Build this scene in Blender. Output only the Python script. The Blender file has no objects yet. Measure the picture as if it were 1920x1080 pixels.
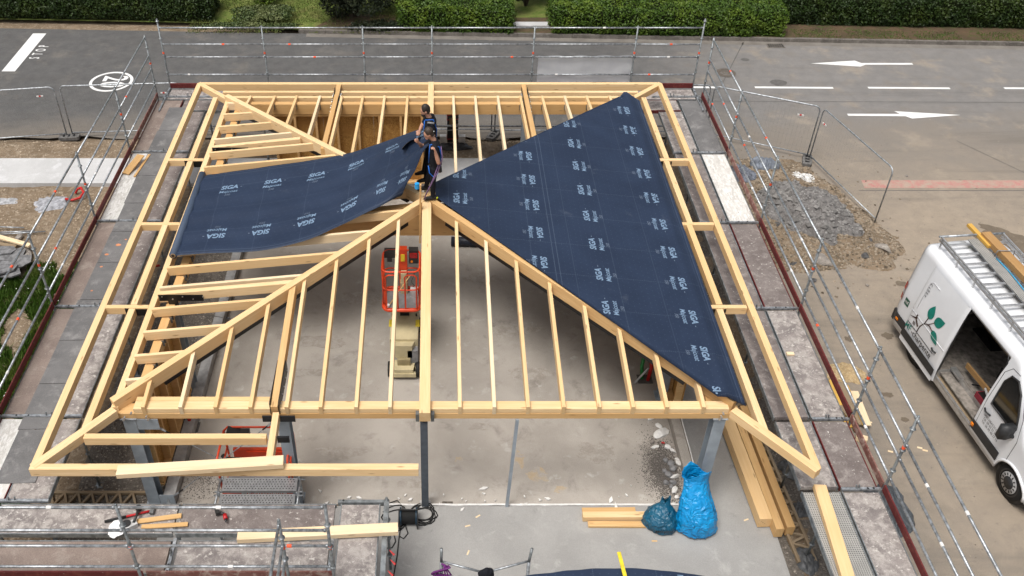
import bpy, bmesh, math, random
import numpy as np
from mathutils import Vector, Matrix, noise as mnoise
R = math.radians
random.seed(7); rng = np.random.default_rng(7)
scene = bpy.context.scene
COL = scene.collection

# ------------------------------------------------------------ camera
CAMPOS = Vector((0.27, -16.44, 14.32)); PITCH = 0.6864; FPX = 1737.5; PPX = 824.1
cd = bpy.data.cameras.new('camera'); cam = bpy.data.objects.new('camera', cd); COL.objects.link(cam)
cam.location = CAMPOS; cam.rotation_euler = (math.pi/2 - PITCH, 0, 0)
cd.sensor_width = 36; cd.lens = FPX/1920*36; cd.shift_x = (960 - PPX)/1920
cd.clip_start = 0.1; cd.clip_end = 500
scene.camera = cam
# ------------------------------------------------------------ sky, sun, exposure (overcast day)
SUN_EL, SUN_AZ = 68, 222          # azimuth measured from +Y towards +X
w = bpy.data.worlds.new('World'); scene.world = w; w.use_nodes = True
nt = w.node_tree; nt.nodes.clear()
sky = nt.nodes.new('ShaderNodeTexSky'); sky.sky_type = 'NISHITA'; sky.sun_disc = False
sky.sun_elevation = R(SUN_EL); sky.sun_rotation = R(SUN_AZ); sky.dust_density = 6; sky.air_density = 1.0
hs = nt.nodes.new('ShaderNodeHueSaturation'); hs.inputs['Saturation'].default_value = 0.28
bg = nt.nodes.new('ShaderNodeBackground'); bg.inputs['Strength'].default_value = 0.082
ow = nt.nodes.new('ShaderNodeOutputWorld')
nt.links.new(sky.outputs[0], hs.inputs['Color']); nt.links.new(hs.outputs[0], bg.inputs['Color']); nt.links.new(bg.outputs[0], ow.inputs[0])
sl = bpy.data.lights.new('sun', 'SUN'); sl.energy = 1.5; sl.angle = R(25); sl.color = (1, .95, .88)
so = bpy.data.objects.new('sun', sl); COL.objects.link(so)
sd = Vector((math.cos(R(SUN_EL))*math.sin(R(SUN_AZ)), math.cos(R(SUN_EL))*math.cos(R(SUN_AZ)), math.sin(R(SUN_EL))))
so.rotation_euler = sd.to_track_quat('Z', 'Y').to_euler(); so.location = sd*40
vs = scene.view_settings; vs.view_transform = 'Standard'; vs.look = 'None'; vs.gamma = 1; vs.exposure = 0.74
scene.cycles.max_bounces = 4; scene.cycles.diffuse_bounces = 3; scene.cycles.glossy_bounces = 2; scene.cycles.transmission_bounces = 2; scene.cycles.caustics_reflective = False; scene.cycles.caustics_refractive = False; scene.cycles.use_denoising = True

# ------------------------------------------------------------ survey helpers (measured points of the place)
_F = Vector((0, math.cos(PITCH), -math.sin(PITCH))); _U = Vector((0, math.sin(PITCH), math.cos(PITCH)))
def _ray(x, y): return _F + Vector((1, 0, 0))*((x-PPX)/FPX) - _U*((y-540)/FPX)
def at(x, y, z=0.0): d = _ray(x, y); return CAMPOS + d*((z-CAMPOS.z)/d.z)
def onY(x, y, Y): d = _ray(x, y); return CAMPOS + d*((Y-CAMPOS.y)/d.y)

# ------------------------------------------------------------ mesh helpers
class MB:
    def __init__(s): s.v = []; s.f = []; s.m = []; s.mi = 0; s.uv = None
    def add(s, vs_, fs, mi=None):
        b = len(s.v); s.v += [tuple(p) for p in vs_]; s.f += [tuple(i+b for i in f) for f in fs]
        s.m += [s.mi if mi is None else mi]*len(fs); return s
    def box(s, c, d, M=None, mi=None):
        hx, hy, hz = d[0]/2, d[1]/2, d[2]/2
        P = [Vector((x, y, z)) for x in (-hx, hx) for y in (-hy, hy) for z in (-hz, hz)]
        c = Vector(c)
        P = [c + (M @ p if M else p) for p in P]
        return s.add(P, [(0,1,3,2),(4,6,7,5),(0,4,5,1),(2,3,7,6),(0,2,6,4),(1,5,7,3)], mi)
    def b2(s, a, b, mi=None):
        a = Vector(a); b = Vector(b); return s.box((a+b)/2, [abs(b[i]-a[i]) for i in range(3)], None, mi)
    def tube(s, pts, r, n=8, cap=True, mi=None, closed=False):
        pts = [Vector(p) for p in pts]; N = len(pts)
        rr = r if isinstance(r, (list, tuple)) else [r]*N
        vs_ = []; prev = None
        for i, p in enumerate(pts):
            t = (pts[(i+1) % N]-pts[i-1]) if closed else (pts[min(i+1, N-1)]-pts[max(i-1, 0)])
            t = t.normalized() if t.length > 1e-9 else Vector((0, 0, 1))
            if prev is None:
                u = t.orthogonal().normalized()
            else:
                u = prev - t*prev.dot(t); u = u.normalized() if u.length > 1e-6 else t.orthogonal().normalized()
            prev = u; q = t.cross(u)
            for k in range(n):
                a = 2*math.pi*k/n; vs_.append(p + (u*math.cos(a)+q*math.sin(a))*rr[i])
        fs = []
        for i in range(N if closed else N-1):
            j = (i+1) % N
            for k in range(n): fs.append((i*n+k, i*n+(k+1) % n, j*n+(k+1) % n, j*n+k))
        if cap and not closed: fs.append(tuple(range(n))[::-1]); fs.append(tuple((N-1)*n+k for k in range(n)))
        return s.add(vs_, fs, mi)
    def ell(s, c, r, n=10, m=7, M=None, mi=None, jit=0):
        c = Vector(c); r = (r, r, r) if not hasattr(r, '__len__') else r; vs_ = []
        for i in range(m+1):
            th = math.pi*i/m
            for k in range(n):
                a = 2*math.pi*k/n; p = Vector((r[0]*math.sin(th)*math.cos(a), r[1]*math.sin(th)*math.sin(a), r[2]*math.cos(th)))
                if jit: p *= 1+jit*mnoise.noise(Vector((p.x*7+c.x*3, p.y*7+c.y*3, p.z*7+c.z)))
                vs_.append(c + (M @ p if M else p))
        fs = [(i*n+k, (i+1)*n+k, (i+1)*n+(k+1) % n, i*n+(k+1) % n) for i in range(m) for k in range(n)]
        return s.add(vs_, fs, mi)
    def prism(s, poly, z0, z1, mi=None, fn=None):
        n = len(poly); V_ = [(x, y, z0) for x, y in poly] + [(x, y, z1) for x, y in poly]
        if fn: V_ = [fn(*p) for p in V_]
        return s.add(V_, [tuple(range(n))[::-1], tuple(range(n, 2*n))] + [(i, (i+1) % n, n+(i+1) % n, n+i) for i in range(n)], mi)
    def grid(s, fn, nu, nv, mi=None):
        V_ = [fn(i/nu, j/nv) for i in range(nu+1) for j in range(nv+1)]
        return s.add(V_, [(i*(nv+1)+j, (i+1)*(nv+1)+j, (i+1)*(nv+1)+j+1, i*(nv+1)+j+1) for i in range(nu) for j in range(nv)], mi)
    def mesh(s, name, mats, smooth=False):
        me = bpy.data.meshes.new(name); me.from_pydata(s.v, [], s.f)
        for m_ in (mats if isinstance(mats, (list, tuple)) else [mats]): me.materials.append(m_)
        if any(s.m): me.polygons.foreach_set('material_index', s.m)
        if smooth: me.polygons.foreach_set('use_smooth', [True]*len(s.f))
        if s.uv:
            ul = me.uv_layers.new(name='UVMap'); li = np.empty(len(me.loops), dtype=np.int32); me.loops.foreach_get('vertex_index', li)
            ul.data.foreach_set('uv', np.array(s.uv, dtype=np.float32)[li].ravel())
        me.update(); return me
WM = {}
def link(name, data, parent=None, M=None, local=False):
    o = bpy.data.objects.new(name, data); COL.objects.link(o)
    M = M or Matrix.Identity(4)
    if parent is not None:
        o.parent = parent
        if not local: o.matrix_parent_inverse = WM[parent.name].inverted()
        o.matrix_basis = M; WM[o.name] = (WM[parent.name] @ M) if local else M
    else:
        o.matrix_basis = M; WM[o.name] = M
    return o
def obj(name, mb, mats, parent=None, smooth=False, M=None, local=False):
    return link(name, mb.mesh(name, mats, smooth), parent, M, local)
LABELS = {}
def tag(o, label, cat, group=None, kind=None):
    o['label'] = label; o['category'] = cat
    if group: o['group'] = group
    if kind: o['kind'] = kind
    return o
def thing(name, label, cat, loc=(0, 0, 0), rz=0, group=None):
    M = Matrix.Translation(Vector(loc)) @ Matrix.Rotation(rz, 4, 'Z')
    o = link(name, None, None, M); o.empty_display_size = .2
    return tag(o, label, cat, group)
def struct(name, mb, mats, smooth=False, kind='structure'):
    o = obj(name, mb, mats, None, smooth); o['kind'] = kind; return o
def frame(p0, p1, up=(0, 0, 1)):
    p0 = Vector(p0); p1 = Vector(p1); x = (p1-p0).normalized(); up = Vector(up)
    y = up.cross(x); y = y.normalized() if y.length > 1e-6 else Vector((0, 1, 0)); z = x.cross(y)
    M = Matrix((x, y, z)).transposed().to_4x4(); M.translation = p0; return M, (p1-p0).length
def beam(name, p0, p1, w_, h, mat, parent=None, up=(0, 0, 1), bev=.004, cut0=0, cut1=0):
    """timber: p0-p1 is the centre line of its top face; own local frame so the grain runs along it"""
    M, L = frame(p0, p1, up); b = bev; mb = MB()
    prof = [(-w_/2, -h+b), (-w_/2+b, -h), (w_/2-b, -h), (w_/2, -h+b), (w_/2, -b), (w_/2-b, 0), (-w_/2+b, 0), (-w_/2, -b)]
    vs_ = [(0+cut0*(-z), y, z) for y, z in prof] + [(L-cut1*(-z), y, z) for y, z in prof]
    mb.add(vs_, [tuple(range(8)), tuple(range(8, 16))[::-1]] + [(i, 8+i, 8+(i+1) % 8, (i+1) % 8) for i in range(8)])
    return obj(name, mb, mat, parent, M=M)
_tc = {}
def text2d(txt, size, bold=0.0, shear=0.0, align='CENTER'):
    key = (txt, size, bold, shear, align)
    if key in _tc: return _tc[key]
    c = bpy.data.curves.new('t', 'FONT'); c.body = txt; c.size = size; c.offset = bold*size; c.shear = shear; c.align_x = align; c.resolution_u = 3; c.fill_mode = 'FRONT'
    o = bpy.data.objects.new('t', c); COL.objects.link(o); dg = bpy.context.evaluated_depsgraph_get()
    me = o.evaluated_get(dg).to_mesh()
    V_ = [(v.co.x, v.co.y) for v in me.vertices]; F_ = [tuple(p.vertices) for p in me.polygons]
    o.evaluated_get(dg).to_mesh_clear(); bpy.data.objects.remove(o); bpy.data.curves.remove(c)
    _tc[key] = (V_, F_); return _tc[key]

# ------------------------------------------------------------ materials
class G:
    def __init__(s, name):
        s.m = bpy.data.materials.new(name); s.m.use_nodes = True; s.t = s.m.node_tree; s.b = s.t.nodes['Principled BSDF']
    def n(s, ty, **kw):
        nd = s.t.nodes.new(ty)
        for k, v in kw.items():
            if k in nd.inputs.keys() or isinstance(k, int):
                s.set(nd.inputs[k], v)
            else: setattr(nd, k, v)
        return nd
    def set(s, inp, v):
        if isinstance(v, bpy.types.NodeSocket): s.t.links.new(v, inp)
        elif isinstance(v, bpy.types.Node): s.t.links.new(v.outputs[0], inp)
        else:
            if isinstance(v, tuple) and len(v) == 3 and inp.type == 'RGBA': v = (*v, 1)
            inp.default_value = v
    def co(s, kind='Object', scale=(1, 1, 1), rand=False):
        if kind == 'World': o = s.n('ShaderNodeNewGeometry').outputs['Position']
        else: o = s.n('ShaderNodeTexCoord').outputs[kind]
        mp = s.n('ShaderNodeMapping'); s.set(mp.inputs['Vector'], o); mp.inputs['Scale'].default_value = scale
        if rand:
            r = s.n('ShaderNodeObjectInfo').outputs['Random']; q = s.n('ShaderNodeVectorMath', operation='SCALE'); q.inputs[0].default_value = (37.1, 19.3, 53.7); s.set(q.inputs['Scale'], r)
            s.set(mp.inputs['Location'], q.outputs[0])
        return mp.outputs[0]
    def noise(s, co, scale, detail=4, rough=.6, dist=0): return s.n('ShaderNodeTexNoise', Vector=co, Scale=scale, Detail=detail, Roughness=rough, Distortion=dist).outputs['Fac']
    def ramp(s, x, a, b):
        m = s.n('ShaderNodeMapRange', interpolation_type='SMOOTHSTEP'); s.set(m.inputs['Value'], x); m.inputs['From Min'].default_value = a; m.inputs['From Max'].default_value = b; return m.outputs[0]
    def mix(s, f, a, b, bt='MIX'):
        m = s.n('ShaderNodeMix', data_type='RGBA', blend_type=bt); s.set(m.inputs[0], f); s.set(m.inputs[6], a); s.set(m.inputs[7], b); return m.outputs[2]
    def math(s, op, a, b=0.0, c=None):
        m = s.n('ShaderNodeMath', operation=op); s.set(m.inputs[0], a); s.set(m.inputs[1], b)
        if c is not None: s.set(m.inputs[2], c)
        return m.outputs[0]
    def bump(s, h, dist=.01, strength=.6):
        b = s.n('ShaderNodeBump', Height=h, Distance=dist, Strength=strength); s.t.links.new(b.outputs[0], s.b.inputs['Normal'])
    def out(s, col, rough=.6, metal=0, spec=.4):
        s.set(s.b.inputs['Base Color'], col); s.set(s.b.inputs['Roughness'], rough); s.set(s.b.inputs['Metallic'], metal); s.b.inputs['Specular IOR Level'].default_value = spec; return s.m
def plain(name, c, rough=.5, metal=0, spec=.5, var=.12, sc=9, bump=0):
    g = G(name); co = g.co('Object'); f = g.noise(co, sc, 5)
    d = tuple(x*(1-var*1.6) for x in c); l = tuple(min(1, x*(1+var)) for x in c)
    col = g.mix(g.ramp(f, .3, .7), d, l)
    if bump: g.bump(g.noise(co, sc*6, 3), .01, bump)
    return g.out(col, rough, metal, spec)
def wood(name, a, b, rnd=.35, knot=True):
    g = G(name); co = g.co('Object', (1, 1, 1), True)
    st = g.n('ShaderNodeMapping', Vector=co); st.inputs['Scale'].default_value = (.55, 16, 16)
    grain = g.noise(st.outputs[0], 2.2, 6, .65, .6)
    st2 = g.n('ShaderNodeMapping', Vector=co); st2.inputs['Scale'].default_value = (.35, 2.2, 2.2)
    broad = g.noise(st2.outputs[0], 1.5, 3)
    col = g.mix(g.ramp(grain, .3, .72), b, a)
    rn = g.n('ShaderNodeObjectInfo').outputs['Random']
    col = g.mix(g.math('MULTIPLY', g.ramp(broad, .35, .75), .6), col, (b[0]*.84, b[1]*.76, b[2]*.66))
    col = g.mix(g.math('MULTIPLY', rn, rnd), col, (b[0]*.93, b[1]*.84, b[2]*.70))
    if knot:
        st3 = g.n('ShaderNodeMapping', Vector=co); st3.inputs['Scale'].default_value = (2.4, 11, 11)
        vo = g.n('ShaderNodeTexVoronoi', Vector=st3.outputs[0], Scale=1.0); vo.inputs['Randomness'].default_value = 1
        kn = g.ramp(vo.outputs['Distance'], .22, .05)
        sel = g.math('GREATER_THAN', g.n('ShaderNodeSeparateColor', Color=vo.outputs['Color']).outputs[0], .45)
        col = g.mix(g.math('MULTIPLY', g.math('MULTIPLY', kn, sel), .65), col, (.24, .12, .045))
    g.bump(grain, .002, .25)
    return g.out(col, .62, 0, .3)
def surface(name, c1, c2, s1=.6, c3=None, s3=3, t3=(.55, .7), c4=None, s4=14, t4=(.62, .68), rough=.85, bump=.4, bs=60, bd=.01, co='World', fine=.25, fs=90, aniso=(1, 1, 1)):
    g = G(name); k = g.co(co, aniso)
    col = g.mix(g.ramp(g.noise(k, s1, 6, .62, .3), .32, .68), c1, c2)
    if c3: col = g.mix(g.ramp(g.noise(k, s3, 7, .7, .4), *t3), col, c3)
    if c4: col = g.mix(g.ramp(g.noise(k, s4, 4, .6, .2), *t4), col, c4)
    fn = g.noise(k, fs, 3, .7)
    col = g.mix(fine, col, g.mix(g.ramp(fn, .3, .7), (.0, .0, .0), (1, 1, 1)), 'SOFT_LIGHT')
    h = g.math('ADD', g.noise(k, bs, 4, .7), g.math('MULTIPLY', g.noise(k, s1*5, 4), 1.5))
    g.bump(h, bd, bump)
    return g.out(col, rough, 0, .3)
M_wood = wood('spruce', (.84, .645, .395), (.74, .525, .285), .7)
M_wood_d = wood('glulam', (.70, .48, .24), (.585, .37, .165), .6)
M_wood_p = wood('planed_pale', (.82, .68, .47), (.75, .59, .385), .12)
M_wood_br = wood('brown_timber', (.45, .275, .12), (.36, .21, .085), .25)
M_wood_w = wood('weathered_board', (.32, .25, .17), (.22, .168, .11), .4)
M_wood_y = wood('yellow_board', (.70, .46, .11), (.58, .35, .08), .3)
def osb():
    g = G('osb'); co = g.co('Object', (1, 1, 1)); d = g.noise(co, 9, 2, .5)
    wv = g.n('ShaderNodeVectorMath', operation='ADD'); g.set(wv.inputs[0], co); cb = g.n('ShaderNodeCombineXYZ', X=d, Y=d, Z=g.noise(co, 6)); g.set(wv.inputs[1], cb)
    mp = g.n('ShaderNodeMapping', Vector=wv.outputs[0]); mp.inputs['Scale'].default_value = (10, 10, 22)
    vo = g.n('ShaderNodeTexVoronoi', Vector=mp.outputs[0], Scale=1.0)
    r = g.n('ShaderNodeSeparateColor', Color=vo.outputs['Color']).outputs[0]
    col = g.mix(r, (.27, .125, .03), (.56, .33, .10)); col = g.mix(g.ramp(g.noise(co, 1.2), .4, .7), col, (.36, .18, .05))
    g.bump(r, .004, .4); return g.out(col, .6, 0, .3)
M_osb = osb()
M_galv = plain('galvanised_steel', (.40, .425, .45), .45, .7, .5, .3, 14)
M_galv_d = plain('weathered_galvanised_steel', (.25, .27, .28), .5, .6, .5, .25, 10)
M_col = plain('painted_steel_blue_grey', (.30, .345, .39), .42, .1, .5, .1, 3)
M_blacksteel = plain('black_steel', (.016, .016, .017), .4, .3, .5, .2, 8)
M_zinc = plain('zinc_bolt', (.6, .6, .6), .3, .8)
M_hang = plain('grey_hanger', (.16, .17, .17), .5, .4)
M_toe = surface('red_brown_toe_board', (.135, .022, .022), (.10, .017, .018), 1.5, (.17, .045, .035), 8, (.5, .7), (.32, .22, .19), 22, (.66, .72), .6, .2, co='Object')
M_toe2 = surface('worn_toe_board', (.24, .12, .10), (.17, .06, .05), 2, (.36, .26, .22), 6, (.5, .65), None, rough=.7, bump=.2, co='Object')
M_deck = surface('brown_deck_plywood', (.205, .178, .168), (.145, .122, .116), 2.0, (.285, .255, .24), 5, (.48, .68), (.50, .47, .44), 16, (.62, .70), .7, .25, co='World')
M_deck_sp = surface('plaster_splashed_deck', (.27, .24, .228), (.175, .155, .15), 2.4, (.37, .34, .318), 6.0, (.42, .62), (.54, .51, .475), 15, (.57, .70), .75, .3, co='World')
M_deck_w = surface('white_plaster_deck', (.62, .61, .58), (.50, .48, .45), 3, (.72, .71, .69), 9, (.45, .6), (.30, .27, .25), 10, (.63, .7), .8, .3, co='World', aniso=(2.2, .7, 1))
M_mat = surface('grey_rubber_mat', (.175, .172, .172), (.125, .123, .124), 1.4, (.235, .23, .228), 3, (.5, .7), (.32, .305, .295), 20, (.68, .74), .65, .15, co='World')
M_tan = surface('tan_worn_deck', (.27, .215, .185), (.20, .155, .135), 1.2, (.32, .27, .235), 4, (.5, .7), (.50, .46, .40), 24, (.68, .73), .75, .2, co='World')
M_conc = surface('worn_concrete_floor', (.42, .388, .35), (.325, .298, .266), .55, (.225, .203, .18), 1.7, (.52, .78), (.47, .45, .42), 2.6, (.6, .74), .9, .25, 40)
M_conc_t = surface('smooth_terrace_concrete', (.335, .33, .32), (.28, .276, .268), .8, (.39, .385, .372), 2.4, (.52, .75), (.22, .217, .21), 3.2, (.62, .8), .8, .12, 60, fine=.15)
M_conc_l = surface('pale_new_concrete', (.50, .50, .50), (.43, .43, .43), .8, (.56, .56, .57), 2, (.5, .7), None, rough=.85, bump=.12)
M_gravel = surface('dark_gravel', (.19, .168, .145), (.125, .11, .095), 2.5, (.26, .23, .195), 25, (.5, .64), (.36, .325, .285), 45, (.62, .72), .95, 1.0, 70, .03)
M_dirt = surface('stony_brown_dirt', (.25, .188, .128), (.165, .12, .078), 1.4, (.33, .27, .20), 7, (.48, .68), (.45, .40, .33), 19, (.63, .70), .95, 1.0, 35, .03)
def pebm(name, cols):
    g = G(name); r = g.n('ShaderNodeNewGeometry').outputs['Random Per Island']; return g.out(g.mix(r, *cols), .9, 0, .2)
M_peb = pebm('pebbles', ((.11, .096, .083), (.38, .335, .285)))
M_stone = surface('rubble_stone', (.30, .27, .24), (.20, .18, .165), 4, (.38, .35, .31), 12, (.5, .65), None, rough=.95, bump=.7, bs=50, bd=.02)
M_clay = surface('grey_cement_spoil', (.215, .205, .20), (.16, .15, .145), 2, (.28, .27, .265), 7, (.5, .68), (.12, .112, .105), 14, (.62, .7), .95, .9, 40, .03)
M_white = plain('white_plaster', (.72, .71, .69), .85, 0, .2, .08, 8)
M_wpaint = surface('road_paint', (.74, .74, .73), (.66, .66, .655), 3, (.45, .45, .44), 14, (.64, .74), None, rough=.7, bump=.05)
M_redp = surface('faded_red_paint', (.42, .19, .17), (.38, .21, .18), 1.6, (.36, .28, .225), 4, (.38, .62), None, rough=.85, bump=.1)
def road_m():
    g = G('asphalt'); k = g.co('World'); n1 = g.noise(k, .35, 6, .6, .4); n2 = g.noise(k, 2.5, 6, .65)
    x = g.n('ShaderNodeSeparateXYZ', Vector=g.n('ShaderNodeNewGeometry').outputs['Position'])
    asp = g.mix(g.ramp(n2, .3, .7), (.085, .084, .084), (.110, .108, .106))
    dust = g.mix(g.ramp(n2, .3, .7), (.50, .402, .295), (.39, .315, .236))
    gr = g.mix(g.ramp(n2, .3, .7), (.188, .180, .173), (.222, .211, .202))
    wob = g.math('MULTIPLY', g.math('SUBTRACT', n1, .5), 6.0)
    right = g.ramp(g.math('ADD', x.outputs[0], wob), 5.5, 12.5)
    col = g.mix(g.math('MULTIPLY', right, .85), asp, gr)
    near = g.ramp(g.math('ADD', x.outputs[1], g.math('MULTIPLY', wob, .8)), 9.3, 3.0)
    col = g.mix(g.math('MULTIPLY', near, right), col, dust)
    edge = g.ramp(g.math('ADD', x.outputs[1], g.math('MULTIPLY', wob, .45)), 10.4, 8.3)
    col = g.mix(g.math('MULTIPLY', edge, .65), col, g.mix(n2, (.24, .205, .165), (.17, .15, .13)))
    st = g.n('ShaderNodeMapping', Vector=k); st.inputs['Scale'].default_value = (.12, 1.6, 1); tr = g.noise(st.outputs[0], 1.1, 5)
    col = g.mix(g.math('MULTIPLY', g.ramp(tr, .52, .7), .3), col, tuple(c*.55 for c in (.15, .14, .13)))
    col = g.mix(g.math('MULTIPLY', g.ramp(g.noise(k, 5, 4), .66, .74), .45), col, (.09, .078, .065))
    col = g.mix(g.math('MULTIPLY', g.ramp(g.noise(k, .8, 6, .65), .52, .70), .5), col, g.mix(right, (.19, .172, .152), (.34, .29, .23)))
    col = g.mix(g.math('MULTIPLY', g.ramp(g.noise(k, 1.6, 7, .72, .5), .50, .72), .45), col, g.mix(right, (.075, .071, .068), (.20, .168, .135)))
    col = g.mix(g.math('MULTIPLY', g.ramp(g.noise(k, 9, 5, .7), .62, .72), .4), col, (.13, .112, .092))
    fn = g.noise(k, 120, 2, .8); col = g.mix(.4, col, g.mix(g.ramp(fn, .3, .7), (0, 0, 0), (1, 1, 1)), 'SOFT_LIGHT')
    g.bump(g.math('ADD', fn, g.noise(k, 18, 4)), .008, .4); return g.out(col, .9, 0, .25)
M_road = road_m()
M_dark = plain('dark_stain', (.105, .10, .095), .9)
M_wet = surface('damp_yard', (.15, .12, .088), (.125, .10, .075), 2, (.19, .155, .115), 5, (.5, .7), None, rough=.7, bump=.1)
M_kerb = surface('weathered_kerb', (.16, .145, .13), (.10, .09, .08), 2, (.21, .19, .17), 9, (.5, .7), (.30, .29, .26), 20, (.68, .74), .95, .5)
M_lawn = surface('dry_lawn', (.135, .18, .038), (.18, .185, .058), .9, (.09, .14, .022), 3, (.45, .65), (.22, .175, .09), 5, (.64, .74), .95, .8, 50, .03)
M_soil = surface('verge_soil', (.115, .075, .045), (.075, .055, .032), 1.5, (.06, .08, .02), 4, (.5, .65), None, rough=.95, bump=.7, bd=.03)
def leaf(name, a, b, c):
    g = G(name); r = g.n('ShaderNodeNewGeometry').outputs['Random Per Island']; col = g.mix(r, a, b); col = g.mix(g.ramp(g.noise(g.co('World'), 1.3, 4), .45, .7), col, c)
    g.out(col, .55, 0, .35)
    return g.m
M_leaf_b = leaf('bright_leaf', (.060, .112, .007), (.030, .068, .005), (.105, .16, .012))
M_leaf_m = leaf('mid_leaf', (.022, .045, .005), (.013, .032, .004), (.042, .066, .008))
M_leaf_d = leaf('dark_leaf', (.024, .034, .014), (.014, .024, .010), (.035, .042, .02))
M_leaf_g = leaf('ground_ivy_leaf', (.085, .115, .035), (.045, .075, .022), (.12, .14, .05))
M_grass = leaf('grass_blade', (.06, .12, .012), (.035, .08, .008), (.09, .13, .02))
M_twig = plain('twig', (.05, .035, .022), .9)
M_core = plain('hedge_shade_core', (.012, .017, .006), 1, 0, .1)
M_rubber = plain('black_rubber', (.014, .014, .014), .7, 0, .4)
M_plastic = plain('black_plastic', (.02, .02, .021), .45)
M_redpipe = plain('red_conduit', (.50, .016, .014), .45)
M_greenpipe = plain('green_conduit', (.02, .22, .05), .45)
M_orange = plain('orange_red_lift_paint', (.64, .058, .014), .38, 0, .5, .1, 4)
M_beige = plain('beige_lift_paint', (.55, .475, .29), .45, 0, .5, .1, 3)
M_yel = plain('yellow_sticker', (.75, .58, .03), .5)
M_grey = plain('mid_grey', (.22, .22, .225), .6)
M_lgrey = plain('light_grey', (.5, .5, .5), .6)
M_tagor = plain('fluorescent_orange_tag', (.85, .10, .03), .6)
M_van = plain('white_van_paint', (.74, .755, .78), .22, 0, .5, .02, 2)
M_vtrim = plain('anthracite_trim', (.022, .023, .025), .55)
M_glass = plain('dark_window_glass', (.008, .009, .010), .06, 0, .6)
M_alu = plain('aluminium', (.62, .62, .62), .36, .8, .5, .12, 6)
M_teal = plain('teal_leaf_print', (0.0, .20, .155), .4)
M_brownp = plain('brown_print', (.045, .018, .012), .4)
M_blackp = plain('black_print', (.015, .015, .016), .4)
M_lamp_r = plain('red_lamp', (.35, .01, .012), .2)
M_lamp_o = plain('orange_lamp', (.8, .22, .01), .25)
def foilbag(name, a, b):
    g = G(name); k = g.co('World'); n = g.noise(k, 4.5, 3, .5, 1.0); col = g.mix(g.ramp(g.noise(k, 3, 3), .35, .65), a, b)
    r_ = g.math('ABSOLUTE', g.math('SUBTRACT', n, .5)); g.bump(g.math('SUBTRACT', .5, r_), .16, .9); return g.out(col, .33, 0, .5)
M_bagb = foilbag('bright_blue_bag', (.003, .235, .56), (.003, .28, .62))
M_bagd = foilbag('petrol_blue_bag', (.005, .075, .14), (.006, .10, .18))
M_tarp = surface('grey_tarp', (.075, .085, .097), (.055, .062, .07), 2, None, rough=.5, bump=.3, bs=12, bd=.04)
M_skin = plain('skin', (.50, .27, .185), .55, 0, .35, .06)
M_hair = plain('dark_hair', (.018, .012, .009), .6)
M_cloth = plain('black_workwear', (.012, .013, .018), .85, 0, .2, .2, 10, .3)
M_blue = plain('blue_harness_strap', (.01, .13, .55), .5)
M_purple = plain('purple_lanyard', (.17, .10, .21), .75)
M_purp2 = plain('dark_purple_strap', (.13, .015, .15), .7)
M_vis = plain('yellow_green_shoe', (.55, .65, .03), .5)
M_red = plain('red_tool', (.42, .012, .015), .4)
M_card = plain('cardboard', (.36, .24, .13), .8)
M_paper = plain('white_paper', (.78, .79, .80), .7)
def sheeting():
    g = G('white_sheeting'); col = g.mix(g.ramp(g.noise(g.co('World'), 2, 4), .3, .7), (.72, .72, .75), (.80, .80, .82)); g.out(col, .6, 0, .3)
    tr = g.n('ShaderNodeBsdfTranslucent'); g.set(tr.inputs[0], col); mx = g.n('ShaderNodeMixShader'); mx.inputs[0].default_value = .5
    g.t.links.new(g.b.outputs[0], mx.inputs[1]); g.t.links.new(tr.outputs[0], mx.inputs[2]); g.t.links.new(mx.outputs[0], g.t.nodes['Material Output'].inputs[0]); return g.m
M_tape = sheeting()
def membrane():
    g = G('navy_roofing_membrane'); uv = g.n('ShaderNodeTexCoord').outputs['UV']; sp = g.n('ShaderNodeSeparateXYZ', Vector=uv)
    u, v = sp.outputs[0], sp.outputs[1]
    def line(x, period, wd, off=0.0):
        f = g.math('FRACT', g.math('ADD', g.math('DIVIDE', x, period), off+50.0)); return g.math('LESS_THAN', f, wd/period)
    dash = g.math('LESS_THAN', g.math('FRACT', g.math('MULTIPLY', g.math('ADD', u, v), 28.0)), .55)
    l1 = g.math('MULTIPLY', line(u, 1.0, .010, .31), dash)
    l2 = g.math('MAXIMUM', line(v, .82, .008, .1), 0.0)
    l3 = g.math('MAXIMUM', line(v, 2.9, .010, .0), line(v, 2.9, .010, .03))
    # pinhead dots in a staggered 16 cm pattern
    row = g.math('FLOOR', g.math('DIVIDE', v, .11)); uo = g.math('ADD', u, g.math('MULTIPLY', row, .047))
    du = g.math('SUBTRACT', g.math('FRACT', g.math('DIVIDE', uo, .14)), .5); dv = g.math('SUBTRACT', g.math('FRACT', g.math('DIVIDE', v, .11)), .5)
    dd = g.math('ADD', g.math('MULTIPLY', du, du), g.math('MULTIPLY', dv, dv)); dot = g.math('LESS_THAN', dd, .006)
    ln = g.math('MAXIMUM', g.math('MAXIMUM', g.math('MULTIPLY', l1, .16), g.math('MULTIPLY', l2, .09)), g.math('MAXIMUM', g.math('MULTIPLY', l3, .16), g.math('MULTIPLY', dot, .07)))
    k = g.co('World'); n = g.noise(k, 1.2, 5)
    base = g.mix(g.ramp(n, .3, .7), (.0135, .0240, .051), (.0175, .0305, .063))
    base = g.mix(g.math('MULTIPLY', g.ramp(g.noise(k, 1.9, 6, .7), .60, .78), .22), base, (.12, .14, .18))
    col = g.mix(ln, base, (.28, .36, .48))
    g.bump(g.math('ADD', g.noise(k, 2.4, 3), g.math('MULTIPLY', g.noise(k, 300, 2), .04)), .03, .35)
    return g.out(col, .62, 0, .25)
M_mem = membrane()
M_memtxt = plain('pale_blue_print', (.17, .25, .36), .6, 0, .2, .03)
M_memtxt2 = plain('faint_grey_print', (.14, .18, .25), .6, 0, .3, .03)
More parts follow.
